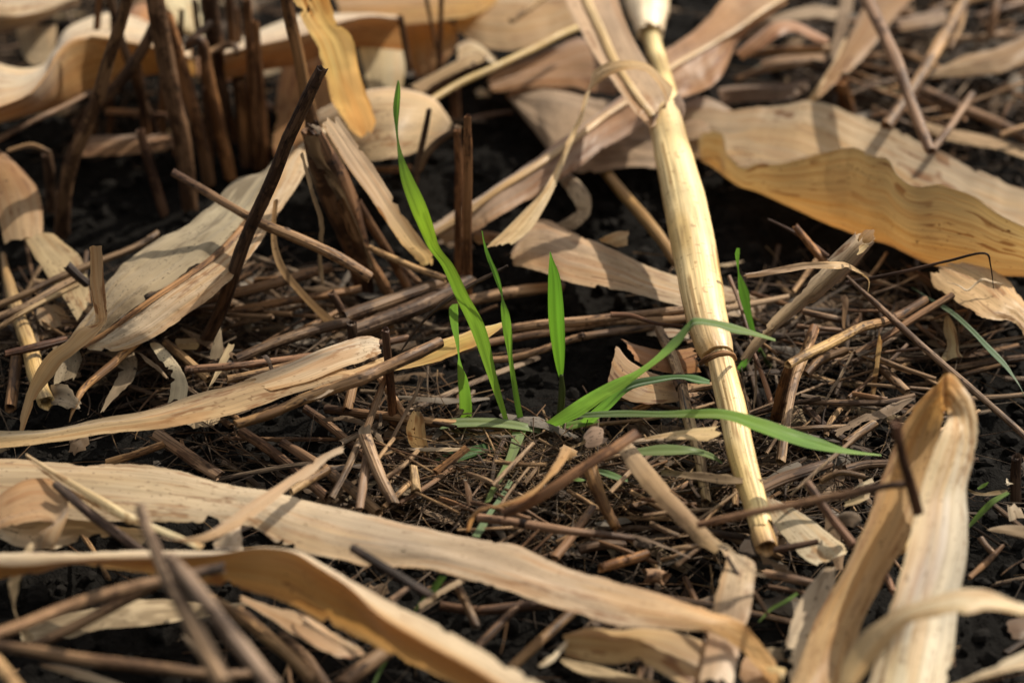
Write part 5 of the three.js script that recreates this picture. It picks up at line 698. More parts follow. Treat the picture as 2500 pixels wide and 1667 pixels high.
stub('reddish upright stub with a cut top in front of the tan leaf', [[893, 795, 0], [905, 950, 0], [918, 1120, 0], [932, 1300, 0], [945, 1500, 0]], [54, 58, 58, 60], { up: 1540, tint: [[0.085, 0.05, 0.04], [0.10, 0.06, 0.045], [0.26, 0.135, 0.07], [0.27, 0.145, 0.08]], m: 'stem' });
C('F');
finish([['blade', ribbon([[-30, 990, -30, 1034, 25], [100, 985, 100, 1022, 26], [220, 962, 250, 1001, 27], [335, 944, 400, 985, 28], [445, 908, 520, 956, 29], [545, 880, 635, 918, 30], [640, 843, 715, 893, 31], [720, 826, 775, 876, 31], [800, 849, 830, 866, 31], [856, 829, 888, 849, 31], [884, 819, 912, 838, 31]], { tint: [[0.54, 0.40, 0.22], [0.56, 0.39, 0.21], [0.56, 0.39, 0.22], [0.60, 0.42, 0.24], [0.64, 0.46, 0.26]], rag: 0.4, jag: 1, camber: 0.04 }), MAT.leaf],
  ['torn_finger', ribbon([[545, 879, 600, 905, 30.6], [640, 841, 700, 880, 31.8], [745, 797, 795, 845, 32.4], [800, 780, 838, 831, 32.8], [842, 773, 862, 822, 33], [876, 782, 879, 815, 33]], { tint: [[0.58, 0.42, 0.25], [0.66, 0.52, 0.37], [0.72, 0.60, 0.46]], rag: 0.3, jag: 2, camber: 0.03 }), MAT.leaf, 'paler torn end split from the leaf'],
  ['torn_tail', ribbon([[820, 850, 830, 866, 30.4], [890, 828, 925, 850, 30.6], [960, 798, 1012, 828, 32], [1022, 776, 1062, 808, 33], [1085, 756, 1102, 792, 34], [1152, 738, 1154, 756, 34]], { tint: [[0.74, 0.50, 0.24], [0.90, 0.55, 0.20], [1.0, 0.56, 0.15], [1.0, 0.60, 0.20]], rag: 0.3, jag: 0 }), MAT.glow, 'thin tail of the leaf tinted with an orange backlit glow']], 'dry_leaf', 'long tan leaf with straight grain and torn end lying level at left', 'dry leaf');  // tail tint carries the orange glow of backlight
C('M2');
finish([['stem', tube([[-60, 1400, 36], [150, 1335, 37], [350, 1245, 38], [550, 1170, 38], [720, 1115, 39], [850, 1060, 39], [1000, 990, 40], [1120, 935, 40], [1240, 878, 40]], [62, 66, 76, 82, 78, 80, 72], { tint: [[0.33, 0.22, 0.11], [0.34, 0.235, 0.125], [0.26, 0.18, 0.115], [0.27, 0.19, 0.125], [0.20, 0.135, 0.09]] }), MAT.stem], ['frayed_bark', ribbon([[290, 1205, 300, 1208, 44], [380, 1250, 390, 1240, 44], [450, 1225, 460, 1250, 43], [560, 1150, 580, 1190, 42]], { tint: [0.34, 0.26, 0.19], rag: 0.6 }), MAT.mould]], 'straw', 'long brown stem lying on the lower edge of the tan leaf', 'straw stem');
stem('pale straw standing steeply under the tan leaf', [[690, 1080, 18], [665, 1200, 15], [645, 1310, 12]], 62, { tint: [0.34, 0.24, 0.15] });
stem('grey straw leaning against the upright stub', [[900, 1080, 26], [850, 1200, 22], [790, 1360, 17], [720, 1540, 12]], [34, 46, 48, 50], { tint: [0.27, 0.20, 0.145] });
stem('brown straw leaning behind the upright stub', [[860, 1100, 18], [940, 1220, 16], [1020, 1350, 13]], 50, { tint: [0.33, 0.235, 0.155] });
stem('thin twig with a frayed head leaning right of the upright stub', [[1125, 1100, 34], [1090, 1200, 30], [1030, 1310, 25], [960, 1440, 20], [890, 1570, 15]], [40, 24, 24, 26, 28], { tint: [[0.40, 0.33, 0.26], [0.19, 0.145, 0.115]], n: 'twig', c: 'twig' });
stem('level straw running behind the cut green blade', [[505, 1300, 10], [700, 1322, 11], [960, 1350, 12], [1250, 1390, 11], [1500, 1400, 10], [1860, 1430, 8]], [62, 66, 66, 60], { tint: [[0.16, 0.11, 0.08], [0.26, 0.18, 0.12], [0.48, 0.35, 0.21], [0.40, 0.30, 0.20]] });
leaf('honey brown chip standing in the loose pile', [[1062, 1300, 1110, 1298, 0], [1035, 1360, 1142, 1345, 0], [1015, 1440, 1150, 1430, 0], [1035, 1520, 1165, 1500, 0], [1080, 1600, 1185, 1600, 0], [1110, 1700, 1165, 1700, 0]], { up: 1720, tint: [[0.42, 0.30, 0.16], [0.36, 0.235, 0.11], [0.26, 0.16, 0.07]], m: 'fleck', camber: 0.2, n: 'leaf_scrap', c: 'leaf scrap' });
leaf('flat brown shred behind the crumpled sheath piece', [[470, 1370, 480, 1400, 13], [600, 1345, 620, 1385, 14], [740, 1380, 760, 1430, 14], [880, 1480, 890, 1560, 11]], { tint: [0.24, 0.175, 0.12], m: 'mould', n: 'leaf_scrap', c: 'leaf scrap' });
stem('dark straw slanting under the long brown stem', [[370, 1300, 11], [520, 1400, 10], [680, 1530, 9], [760, 1600, 8]], 58, { tint: [0.22, 0.155, 0.11], m: 'dark' });
scrap('flat pale sliver under the grass base', [[1000, 1545, 1010, 1570, 12], [1200, 1540, 1200, 1575, 13], [1430, 1545, 1430, 1575, 13]], { tint: [0.52, 0.42, 0.31] });
C('B2');
stem('orange straw with a cut knot pointing up to the grass base', [[1410, 72, 18], [1340, 130, 16], [1210, 225, 13]], [52, 52, 50], { tint: [0.36, 0.215, 0.11] });
stub('slim black stub lying across the lower edge of the wide pale leaf', [[672, 705, 46], [780, 770, 45], [930, 860, 43], [1060, 935, 41], [1180, 1000, 38]], [60, 66, 66, 62], { tint: [[0.055, 0.045, 0.045], [0.07, 0.052, 0.048]], m: 'dark' });
stem('short grey straw with a dark end under the wide pale leaf', [[1360, 960, 16], [1420, 1080, 15], [1475, 1210, 13]], [54, 58, 58], { tint: [[0.33, 0.25, 0.17], [0.28, 0.22, 0.16], [0.15, 0.12, 0.10]] });
leaf('grey split straw flattened under the wide pale leaf', [[1060, 1095, 1110, 1150, 14], [1180, 1010, 1230, 1060, 16], [1290, 945, 1330, 990, 17], [1380, 900, 1420, 950, 17]], { m: 'mould', tint: [0.38, 0.30, 0.22], n: 'split_stick', c: 'split stick', rag: 0.7, camber: 0.25 });
stem('dark brown straw running level behind the grey split straw', [[1240, 1080, 9], [1480, 1112, 10], [1700, 1092, 10], [1980, 1062, 10]], [66, 70, 72], { tint: [0.15, 0.10, 0.075], m: 'dark' });
stem('long straw slanting up under the wide pale leaf near the middle bottom', [[1690, 1480, 16], [1800, 1380, 17], [1920, 1270, 18], [2100, 1110, 18]], [70, 76, 74], { tint: [0.30, 0.22, 0.135] });
stem('dark straw in the shade beside the thin brown sliver', [[1470, 1340, 9], [1560, 1250, 10], [1660, 1150, 10], [1760, 1060, 10]], 60, { tint: [0.17, 0.115, 0.08], m: 'dark' });
scrap('thin brown sliver standing in the dark at the middle bottom', [[1660, 1165, 1685, 1165, 18], [1640, 1280, 1665, 1280, 15], [1605, 1410, 1625, 1412, 12]], { tint: [0.36, 0.25, 0.17] });
stem('thick grey straw end at the bottom under the golden leaf', [[620, 1600, 22], [760, 1480, 24], [900, 1360, 25]], [104, 110, 100], { tint: [0.26, 0.195, 0.14], m: 'dark', groove: 0.12 });
stem('short dark straw under the slim black stub', [[920, 1045, 12], [970, 1010, 12], [1030, 970, 12]], 44, { tint: [0.20, 0.14, 0.10] });
stem('brown straw in the dark below the pinkish leaf', [[-40, 1120, 16], [120, 1250, 16], [320, 1430, 16], [470, 1600, 15]], [80, 84, 84], { tint: [0.21, 0.15, 0.095] });
stem('dark tapering straw behind the pinkish leaf', [[230, 1270, 10], [380, 1400, 10], [520, 1600, 9]], 90, { tint: [0.14, 0.10, 0.07], m: 'dark' });
leaf('thin orange leaf strip curving below the big brown stick', [[2030, 55, 2085, 75, 40], [1960, 170, 2040, 160, 42], [1880, 290, 1920, 300, 43], [1740, 385, 1760, 420, 42], [1600, 430, 1610, 455, 40], [1490, 450, 1500, 490, 37], [1425, 510, 1455, 540, 33], [1405, 605, 1425, 610, 28]], { n: 'leaf_strip', c: 'leaf strip', m: 'fleck', tint: [[0.52, 0.31, 0.13], [0.50, 0.27, 0.09], [0.46, 0.26, 0.11]], rag: 0.2, camber: 0.15 });
scrap('rust brown scrap pointing up from the tangle', [[1385, 270, 1420, 275, 18], [1395, 350, 1450, 360, 16], [1410, 450, 1460, 460, 13]], { tint: [0.28, 0.165, 0.095], m: 'fleck' });
C('B3');
stem('big brown stick rising out of the tangle to the right', [[925, -30, 54], [830, 35, 53], [700, 120, 51], [560, 215, 48], [400, 325, 44], [250, 420, 39], [80, 490, 34]], [78, 74, 74, 74, 72, 68, 60], { tint: [[0.12, 0.07, 0.05], [0.34, 0.21, 0.12], [0.26, 0.155, 0.09], [0.20, 0.115, 0.065], [0.17, 0.10, 0.06]], m: 'stem' });
leaf('broad brown rolled leaf running down to the bottom strap', [[770, 60, 900, 55, 34], [840, 160, 970, 130, 36], [930, 310, 1075, 260, 38], [1050, 430, 1190, 390, 38], [1180, 560, 1320, 520, 37], [1310, 680, 1430, 640, 35], [1420, 770, 1500, 700, 33]], { m: 'mould', tint: [[0.42, 0.31, 0.21], [0.38, 0.26, 0.15], [0.30, 0.20, 0.12], [0.42, 0.30, 0.17]], camber: 0.28, n: 'rolled_leaf', c: 'rolled leaf', rag: 0.4 });
stem('brown frayed stub hanging below the big brown stick', [[620, 150, 34], [660, 290, 30], [700, 400, 26], [770, 540, 21], [800, 590, 19]], [100, 95, 85, 70, 50], { tint: [[0.36, 0.23, 0.11], [0.30, 0.19, 0.09]], m: 'dark', jag: 1.2 });
stem('brown straw leaning under the frayed stub', [[655, 440, 20], [560, 570, 19], [470, 690, 17], [400, 770, 16]], [52, 62, 64], { tint: [0.29, 0.19, 0.125] });
stem('pinkish level straw above the wide pale leaf', [[-90, 510, 26], [100, 535, 26], [300, 572, 25], [500, 605, 24], [700, 625, 22], [900, 650, 20]], [58, 60, 56, 50], { tint: [[0.36, 0.25, 0.19], [0.34, 0.235, 0.17], [0.22, 0.155, 0.12]], joint: 0.3 });
stem('orange brown straw end in the hollow above the wide pale leaf', [[690, 840, 16], [820, 800, 16], [980, 750, 15]], [64, 70, 66], { tint: [0.35, 0.20, 0.09] });
stem('dark hollow straw end in the shade under the pinkish straw', [[560, 720, 12], [700, 690, 12], [860, 690, 11]], [76, 72, 66], { tint: [0.13, 0.09, 0.065], m: 'dark' });
leaf('brown fibrous strips lying level beside the cane', [[1050, 200, 1060, 260, 20], [1250, 210, 1250, 280, 22], [1500, 230, 1500, 300, 26], [1700, 255, 1690, 300, 26], [1810, 265, 1800, 285, 25]], { m: 'mould', tint: [[0.34, 0.25, 0.16], [0.24, 0.165, 0.11]], rag: 1.2, wave: 1, n: 'fibre_bundle', c: 'fibres' });
leaf('dark fibrous strip lying across the tangle below the brown strips', [[860, 600, 880, 640, 22], [1000, 640, 1010, 690, 22], [1160, 700, 1150, 740, 20], [1290, 760, 1280, 790, 18]], { m: 'mould', tint: [0.20, 0.145, 0.11], rag: 1.2, n: 'fibre_bundle', c: 'fibres' });
scrap('curled pale scrap beside the grass at the foot of the big stick', [[420, 130, 455, 40, 24], [470, 150, 500, 60, 25], [540, 140, 560, 90, 23]], { tint: [0.56, 0.36, 0.16], m: 'glow' });
scrap('mauve brown leaf piece standing behind the top of the big stick', [[590, 0, 560, 90, 30], [640, -60, 690, 60, 32], [720, -50, 760, 20, 32]], { tint: [0.38, 0.27, 0.21], m: 'mould' });
stem('short pink straw in the dark gap above the big stick', [[980, 880, 10], [1060, 880, 10], [1110, 900, 10]], 90, { tint: [0.34, 0.245, 0.18] });
leaf('ribbed grey brown strap hanging down to the bottom edge', [[1450, 690, 1700, 800, 26], [1475, 790, 1700, 860, 29], [1440, 930, 1690, 960, 29], [1415, 1040, 1680, 1090, 28], [1395, 1160, 1660, 1190, 27], [1360, 1300, 1620, 1310, 26], [1330, 1450, 1585, 1430, 25], [1300, 1600, 1555, 1590, 24]], { m: 'leaf', tint: [[0.42, 0.32, 0.21], [0.56, 0.44, 0.31], [0.46, 0.34, 0.24], [0.52, 0.38, 0.28], [0.62, 0.49, 0.37]], rag: 0.6, wave: 0.9, camber: 0.08 });
leaf('dark dried blade hooked over the top of the grey strap', [[1420, 690, 1440, 710, 38], [1490, 680, 1500, 720, 40], [1570, 760, 1590, 820, 39], [1660, 850, 1700, 890, 36], [1780, 880, 1790, 900, 33]], { m: 'mould', tint: [[0.50, 0.40, 0.28], [0.20, 0.15, 0.11]], n: 'leaf_strip', c: 'leaf strip', rag: 0.4 });
stem('thin dark twig hanging beside the grey strap', [[1500, 760, 33], [1590, 900, 30], [1680, 1000, 26], [1770, 1140, 20]], [26, 24, 30, 20], { tint: [0.14, 0.10, 0.075], m: 'dark', n: 'twig', c: 'twig' });
leaf('golden curled leaf lying below the wide pale leaf at the bottom', [[500, 1250, 425, 1395, 24], [620, 1216, 600, 1436, 26], [790, 1228, 790, 1450, 26], [950, 1213, 930, 1440, 26], [1150, 1238, 1080, 1515, 24], [1330, 1310, 1240, 1610, 22], [1450, 1380, 1360, 1660, 20]], { m: 'fleck', tint: [[0.56, 0.39, 0.18], [0.56, 0.39, 0.19], [0.48, 0.34, 0.22]], camber: 0.1, wave: 1, parts: [['curled_tip', ribbon([[515, 1268, 480, 1330, 27], [430, 1330, 430, 1400, 28], [350, 1400, 370, 1455, 28], [268, 1465, 285, 1480, 27]], { tint: [0.76, 0.65, 0.48], rag: 0.5 }), MAT.leaf, 'pale curled tip']] });
leaf('dull pale leaf under the golden curled leaf at the bottom', [[415, 1400, 440, 1450, 15], [600, 1440, 560, 1525, 15], [860, 1500, 800, 1600, 14], [1120, 1570, 1020, 1660, 13]], { tint: [0.40, 0.32, 0.21], m: 'mould', wave: 1 });
leaf('pinkish leaf corner at the bottom between two straps', [[1585, 1390, 1545, 1610, 18], [1700, 1425, 1700, 1610, 18], [1840, 1490, 1820, 1610, 17]], { tint: [0.44, 0.30, 0.20], m: 'leaf' });
scrap('grey scrap in the shade above the pinkish corner', [[1610, 1350, 1625, 1400, 14], [1740, 1345, 1750, 1430, 15], [1880, 1350, 1880, 1440, 14]], { tint: [0.36, 0.29, 0.20], m: 'mould' });
scrap('yellow pale scrap at the foot of the golden drooping tip', [[1725, 1475, 1735, 1495, 22], [1820, 1470, 1800, 1540, 23], [1900, 1490, 1870, 1590, 22]], { tint: [0.70, 0.54, 0.28], m: 'fleck' });
// ---- lower right ----
C('B4');
leaf('pale ribbed scrap with black specks beside the cut cane end', [[425, 370, 520, 395, 16], [465, 520, 700, 485, 17], [590, 680, 870, 615, 17], [690, 795, 975, 705, 17], [765, 838, 960, 745, 17]], { m: 'leaf', tint: [[0.36, 0.29, 0.21], [0.56, 0.47, 0.34], [0.74, 0.64, 0.46]], camber: 0.05, rag: 0.4 });
C('F');
{
  const sec = [[1805, 1600, 26, 1880, 1600, 22, 1952, 1600, 24], [1832, 1525, 29, 1900, 1520, 24, 1962, 1520, 26], [1870, 1425, 33, 1935, 1425, 28, 1985, 1430, 29], [1932, 1310, 39, 1990, 1310, 33, 2038, 1322, 34], [1985, 1195, 46, 2045, 1190, 40, 2106, 1200, 38], [2020, 1095, 53, 2080, 1085, 47, 2140, 1075, 45], [2058, 1010, 60, 2110, 1000, 55, 2160, 985, 53], [2112, 920, 66, 2142, 935, 63, 2168, 952, 60], [2152, 879, 69, 2162, 915, 66, 2170, 947, 61], [2180, 853, 74, 2176, 900, 70, 2173, 944, 62], [2208, 874, 70, 2192, 915, 67, 2175, 947, 61], [2238, 918, 67, 2208, 940, 65, 2177, 951, 60], [2251, 985, 62, 2212, 990, 62, 2165, 985, 66], [2243, 1060, 56, 2198, 1060, 57, 2133, 1055, 64], [2222, 1135, 50, 2175, 1140, 52, 2102, 1165, 58], [2222, 1250, 43, 2160, 1260, 46, 2072, 1290, 50], [2205, 1380, 36, 2125, 1390, 39, 2042, 1402, 42], [2196, 1480, 31, 2105, 1480, 34, 2012, 1500, 29], [2172, 1600, 27, 2080, 1600, 29, 1985, 1600, 25]];
  const g = ribbon(sec, { R: 3, m: 'leaf', tint: [[0.54, 0.37, 0.20], [0.54, 0.37, 0.20], [0.54, 0.36, 0.18], [0.52, 0.31, 0.12], [0.58, 0.33, 0.11], [0.70, 0.54, 0.34], [0.82, 0.72, 0.56], [0.84, 0.75, 0.60], [0.80, 0.70, 0.53]], rag: 0.35, wave: 0.7, fine: 0.0009 });  // sunlit right leg tinted paler, unlit left leg browner
  finish([['blade', g, MAT.leaf]], 'dry_leaf', 'tall leaf bent double into a peak at the lower right', 'dry leaf');
}
C('B4');
leaf('grey mottled leaf tucked left of the tall bent leaf', [[790, 850, 905, 825, 22], [690, 990, 900, 920, 22], [600, 1190, 850, 1090, 21], [560, 1330, 790, 1260, 20], [560, 1450, 720, 1400, 19], [590, 1600, 670, 1590, 18]], { m: 'mould', tint: [[0.40, 0.32, 0.24], [0.50, 0.41, 0.31], [0.66, 0.56, 0.42]], rag: 0.9, wave: 1 });
leaf('narrow pale strap arching across the foot of the bent leaf', [[905, 1620, 1010, 1620, 45], [935, 1430, 1110, 1480, 52], [1050, 1260, 1220, 1345, 58], [1195, 1155, 1310, 1245, 62], [1320, 1080, 1420, 1172, 65], [1480, 1018, 1580, 1148, 67], [1660, 964, 1720, 1132, 68], [1850, 966, 1875, 1105, 67], [1990, 1020, 2010, 1122, 65], [2130, 1065, 2130, 1155, 62]], { m: 'leaf', tint: [[0.66, 0.54, 0.36], [0.66, 0.52, 0.34], [0.72, 0.61, 0.43], [0.74, 0.63, 0.45]], rag: 0.35, wave: 0.6, camber: 0.1 });
leaf('pale leaf end in the bottom right corner', [[1540, 1610, 1600, 1640, 44], [1800, 1498, 1830, 1545, 46], [1950, 1435, 1965, 1525, 47], [2140, 1340, 2140, 1485, 47]], { tint: [0.74, 0.62, 0.45], parts: [['under_side', ribbon([[1560, 1605, 1620, 1645, 43], [1830, 1545, 1850, 1570, 44], [1965, 1522, 1970, 1545, 45], [2140, 1485, 2140, 1500, 45]], { tint: [0.40, 0.22, 0.09] }), MAT.fleck]] });
stub('dark red stub with a hollow top standing before the bent leaf', [[1275, -90, 0], [1290, 20, 0], [1318, 160, 0], [1360, 300, 0], [1410, 490, 0]], [62, 66, 70, 74, 74], { up: 1690, tint: [[0.20, 0.115, 0.085], [0.12, 0.065, 0.045], [0.15, 0.08, 0.05]], m: 'stem' });
stem('smooth pinkish straw with a dark tip laid across the cane and the bent leaf', [[10, 565, 44], [200, 520, 48], [400, 472, 53], [640, 425, 58], [880, 378, 63], [1100, 338, 68], [1250, 312, 71], [1385, 303, 73]], [48, 50, 54, 54, 54, 52, 46], { tint: [[0.34, 0.22, 0.15], [0.40, 0.27, 0.19], [0.44, 0.30, 0.21], [0.38, 0.26, 0.18], [0.17, 0.12, 0.10], [0.13, 0.095, 0.09]] });
stub('mauve stub leaning under the smooth pinkish straw', [[705, 292, 40], [790, 420, 36], [880, 540, 32], [1000, 690, 27]], [54, 60, 64, 64], { tint: [[0.36, 0.25, 0.19], [0.24, 0.155, 0.12]] });
stem('short dark stub on the ribbed scrap beside the cane end', [[500, 715, 22], [640, 690, 23], [782, 662, 24]], [52, 50, 44], { tint: [0.13, 0.085, 0.065], m: 'dark' });
stem('grey straw below the cut cane end', [[440, 870, 14], [590, 900, 15], [760, 935, 14]], [56, 60, 56], { tint: [0.36, 0.27, 0.21] });
stem('slim dark straw just under the grey straw by the cane end', [[460, 955, 10], [600, 980, 10], [740, 1005, 10]], 34, { tint: [0.19, 0.135, 0.105], m: 'dark' });
scrap('pale striped scrap left of the bent leaf, upper', [[975, 330, 990, 345, 24], [1060, 285, 1090, 315, 25], [1145, 245, 1150, 300, 25]], { tint: [0.56, 0.46, 0.33] });
scrap('tan scrap left of the bent leaf, under the pinkish straw', [[925, 425, 935, 458, 20], [1030, 385, 1050, 425, 21], [1130, 355, 1130, 385, 21]], { tint: [0.56, 0.43, 0.26] });
stem('dark broad fibrous straw behind the mauve stub', [[400, 340, 15], [560, 265, 16], [700, 215, 17], [850, 160, 17]], [90, 96, 80], { tint: [0.15, 0.105, 0.08], m: 'dark', groove: 0.14, flat: 0.6 });
stem('pair of thin fibres rising to the long green blade tip', [[600, 375, 26], [760, 230, 27], [900, 110, 28], [1040, -20, 28]], [16, 26, 30, 24], { tint: [0.30, 0.23, 0.165], n: 'twig', c: 'twig' });
stem('brown straw arching behind the mauve stub', [[790, 280, 22], [920, 225, 24], [1080, 255, 22]], 40, { tint: [0.28, 0.20, 0.125] });
stem('level brown straw behind the bent leaf at left', [[960, 210, 12], [1080, 180, 12], [1230, 170, 12]], 60, { tint: [0.19, 0.135, 0.10], m: 'dark' });
stub('dark stub standing at the right edge beside white petals', [[2050, 130, 0], [2045, 260, 0], [2045, 420, 0]], [70, 78, 80], { up: 450, tint: [0.10, 0.07, 0.055], m: 'dark' });
scrap('pale chip below the dark stub at the right edge', [[1980, 430, 2050, 410, 12], [1985, 500, 2090, 480, 10], [1990, 560, 2120, 540, 8]], { tint: [0.50, 0.40, 0.29] });
scrap('white petal on the soil at the right edge', [[1950, 290, 1965, 320, 16], [1985, 250, 2005, 320, 18], [2000, 290, 2015, 325, 16]], { tint: [0.78, 0.74, 0.66], m: 'leaf', wave: 1.2, n: 'white_petal', c: 'petal' });
leaf('dry crinkled leaf with a white edge on the soil at the right', [[1720, 310, 1730, 350, 9], [1800, 340, 1800, 380, 11], [1900, 345, 1900, 395, 12], [2010, 330, 2015, 370, 12]], { tint: [0.34, 0.26, 0.15], m: 'mould', wave: 2 });
leaf('brown pointed strip lying at the right edge under the green blade', [[1845, 585, 1855, 600, 14], [1950, 560, 1960, 625, 15], [2140, 570, 2140, 660, 15]], { tint: [0.33, 0.25, 0.17], m: 'mould', n: 'leaf_strip', c: 'leaf strip' });
stem('stubby grey straw lying on the soil near the right edge', [[1815, 640, 9], [1850, 690, 8], [1895, 740, 7]], 42, { tint: [0.30, 0.22, 0.155] });
stem('brown chipped straw lying on the soil near the right edge', [[1745, 895, 6], [1850, 800, 7], [1960, 690, 8]], [36, 48, 26], { tint: [0.30, 0.19, 0.10] });
scrap('coiled pale scrap caught between the legs of the bent leaf', [[1270, 700, 1300, 760, 22], [1320, 670, 1350, 740, 24], [1370, 590, 1390, 650, 24]], { tint: [0.60, 0.46, 0.24] });
scrap('brown fragment on the dark soil at the bottom right', [[1640, 1330, 1600, 1480, 15], [1700, 1340, 1650, 1460, 15]], { tint: [0.40, 0.27, 0.15] });
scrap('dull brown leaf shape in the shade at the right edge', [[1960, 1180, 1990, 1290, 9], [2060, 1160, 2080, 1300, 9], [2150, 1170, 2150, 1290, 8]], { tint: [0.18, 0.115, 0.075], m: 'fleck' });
stem('reddish twig in the gap inside the bent leaf', [[1180, 820, 16], [1220, 900, 15], [1260, 990, 14]], 40, { tint: [0.30, 0.18, 0.12] });
scrap('dark seed head caught left of the bent leaf', [[930, 510, 940, 570, 22], [975, 500, 985, 585, 25], [1010, 530, 1015, 580, 22]], { tint: [0.22, 0.17, 0.13], m: 'mould', camber: 0.4, wave: 1 });
HS = 1;
// ================= loose chaff: fibres, hairs and crumbs of straw nobody could count =================
{
  const mats = { stem: [], leaf: [] };
  const spot = (n, x, y) => { C(n); return at(x, y, 0); };
  // where the litter is dense: [x, z, spread x, spread z, weight, top height mm]
  const beds = [[spot('B3', 300, 300), 0.030, 0.026, 4, 9], [spot('B3', 1000, 350), 0.028, 0.022, 4, 9], [spot('B2', 1000, 250), 0.034, 0.024, 4, 8], [spot('M4', 900, 900), 0.036, 0.034, 4, 9], [spot('M2', 300, 800), 0.04, 0.03, 3.5, 10], [spot('M1', 1500, 900), 0.03, 0.03, 3, 9], [spot('T4', 1500, 500), 0.05, 0.06, 8, 10], [spot('B2', 500, 150), 0.05, 0.03, 2, 8], [spot('B4', 700, 300), 0.03, 0.03, 3, 10], [spot('T1', 700, 300), 0.08, 0.06, 4, 8], [spot('B3', 600, 1300), 0.06, 0.03, 2, 8], [spot('M1', 300, 900), 0.04, 0.03, 3, 8], [spot('B4', 1900, 500), 0.02, 0.03, 1, 4], [new THREE.Vector3(0, 0, -0.1), 0.4, 0.3, 5, 5]];
  const gauss = () => (rnd() + rnd() + rnd() - 1.5) / 0.8;
  const pickBed = () => { let k = rnd() * beds.reduce((s, b) => s + b[3], 0); for (const b of beds) if ((k -= b[3]) < 0) return b; return beds[0]; };
  const cols = [T.brown, T.ash, T.dark, T.brown, T.ash, T.straw, T.dark, T.ash];
  // bare black soil shows here in the photograph: left, top, right, bottom
  const bare = [[1090, 640, 1600, 1090], [0, 1320, 760, 1560], [120, 380, 520, 600], [590, 940, 900, 1150], [2360, 930, 2500, 1420], [1060, 240, 1330, 540], [1640, 380, 1920, 620], [2040, 1420, 2500, 1667], [1000, 1430, 1420, 1667], [700, 300, 1100, 560], [1380, 380, 1640, 640], [2300, 380, 2500, 480]];
  const onBare = (p) => { const d = p.clone().sub(camera.position), k = d.dot(camF), px = 1250 * (1 + d.dot(camR) / k / (TAN * 2500 / 1667)), py = 833.5 * (1 - d.dot(camU) / k / TAN); return bare.some((b) => px > b[0] && px < b[2] && py > b[1] && py < b[3]); };
  const make = (n, lmin, lmax, rmin, rmax, kind) => {
    for (let i = 0; i < n; i++) {
      const b = pickBed(), x = b[0].x + gauss() * b[1], z = b[0].z + gauss() * b[2]; if (onBare(new THREE.Vector3(x, 0.004, z)) && rnd() < 0.94) continue;
      const L = lmin + (lmax - lmin) * rnd() ** 2, az = rr(0, Math.PI), tilt = rr(-0.25, 0.35), r = rr(rmin, rmax);
      const y = soilY(x, z) + 0.001 + rnd() ** 1.6 * b[4] / 1000, bend = rr(-0.16, 0.16), P = [];
      for (let k = 0; k <= 4; k++) { const t = k / 4 - 0.5, q = (t * t * 4 - 0.4) * bend * L * 0.5; P.push(new THREE.Vector3(x + Math.cos(az) * t * L - Math.sin(az) * q, Math.max(y + Math.sin(tilt) * t * L - Math.abs(q) * 0.2, soilY(x, z) + r), z + Math.sin(az) * t * L + Math.cos(az) * q)); }
      const shade = rr(0.45, 1.0), tint = cols[Math.floor(rnd() * cols.length)].map((c, q) => c * shade * [1.08, 1.2, 1.3][q]);
      if (kind === 'fibre') mats.stem.push(tubeGeo(P, [r, r * 0.8, r * 0.4], { tint, sides: 4, fine: L / 6, capA: 0, capB: 0, lump: 0.2 }));
      else if (kind === 'straw') mats.stem.push(tubeGeo(P, [r, r], { tint, sides: 7, fine: L / 8, flat: 0.7 }));
      else {
        const w = r * 3, up = new THREE.Vector3(rr(-0.6, 0.6), 1, rr(-0.6, 0.6)).normalize(), pos = [], uv = [], col = [], ix = [], S = i + 500;
        for (let k = 0; k <= 8; k++) {
          const t = k / 8 * 4, a = Math.min(3, Math.floor(t)), p = P[a].clone().lerp(P[a + 1], t - a), d = P[a + 1].clone().sub(P[a]).cross(up).normalize(), ww = w * (0.25 + 0.75 * Math.sin(Math.PI * clamp(k / 8 * 0.9 + 0.05))) * (0.7 + 0.6 * vn(k * 1.3, 1, S));
          for (let j = 0; j < 3; j++) { const q = p.clone().addScaledVector(d, (j - 1) * ww).addScaledVector(up, j === 1 ? w * 0.3 : w * 0.25 * sn(k, j, S)); pos.push(q.x, q.y, q.z); uv.push(S * 0.137 + (j - 1) * ww / 0.04, k / 8 * L / 0.16 + S * 0.31); col.push(...tint.map((c) => c * 1.1)); if (k < 8 && j < 2) { const o = k * 3 + j; ix.push(o, o + 3, o + 1, o + 1, o + 3, o + 4); } }
        }
        const g = new THREE.BufferGeometry(); g.setAttribute('position', new THREE.Float32BufferAttribute(pos, 3)); g.setAttribute('uv', new THREE.Float32BufferAttribute(uv, 2)); g.setAttribute('color', new THREE.Float32BufferAttribute(col, 3)); g.setIndex(ix); g.computeVertexNormals(); mats.leaf.push(g);
      }
    }
  };
  make(6500, 0.008, 0.045, 0.0001, 0.0003, 'fibre');
  make(420, 0.02, 0.08, 0.0004, 0.0009, 'straw');
  make(420, 0.006, 0.03, 0.0003, 0.001, 'shred');
  // the dense tuft of fine dry fibres round the foot of the grass
  const all = beds.splice(0), keep = [[spot('B3', 350, 330), 0.022, 0.012, 5, 9], [spot('B2', 1450, 330), 0.018, 0.010, 3, 8], [spot('B3', 1150, 400), 0.018, 0.012, 3, 9]]; beds.push(...keep);
  cols.splice(0, 9, T.straw, T.ash, T.brown, T.ash, T.straw, T.mauve, T.straw, T.brown, T.ash);
  make(1500, 0.010, 0.045, 0.00012, 0.0004, 'fibre');
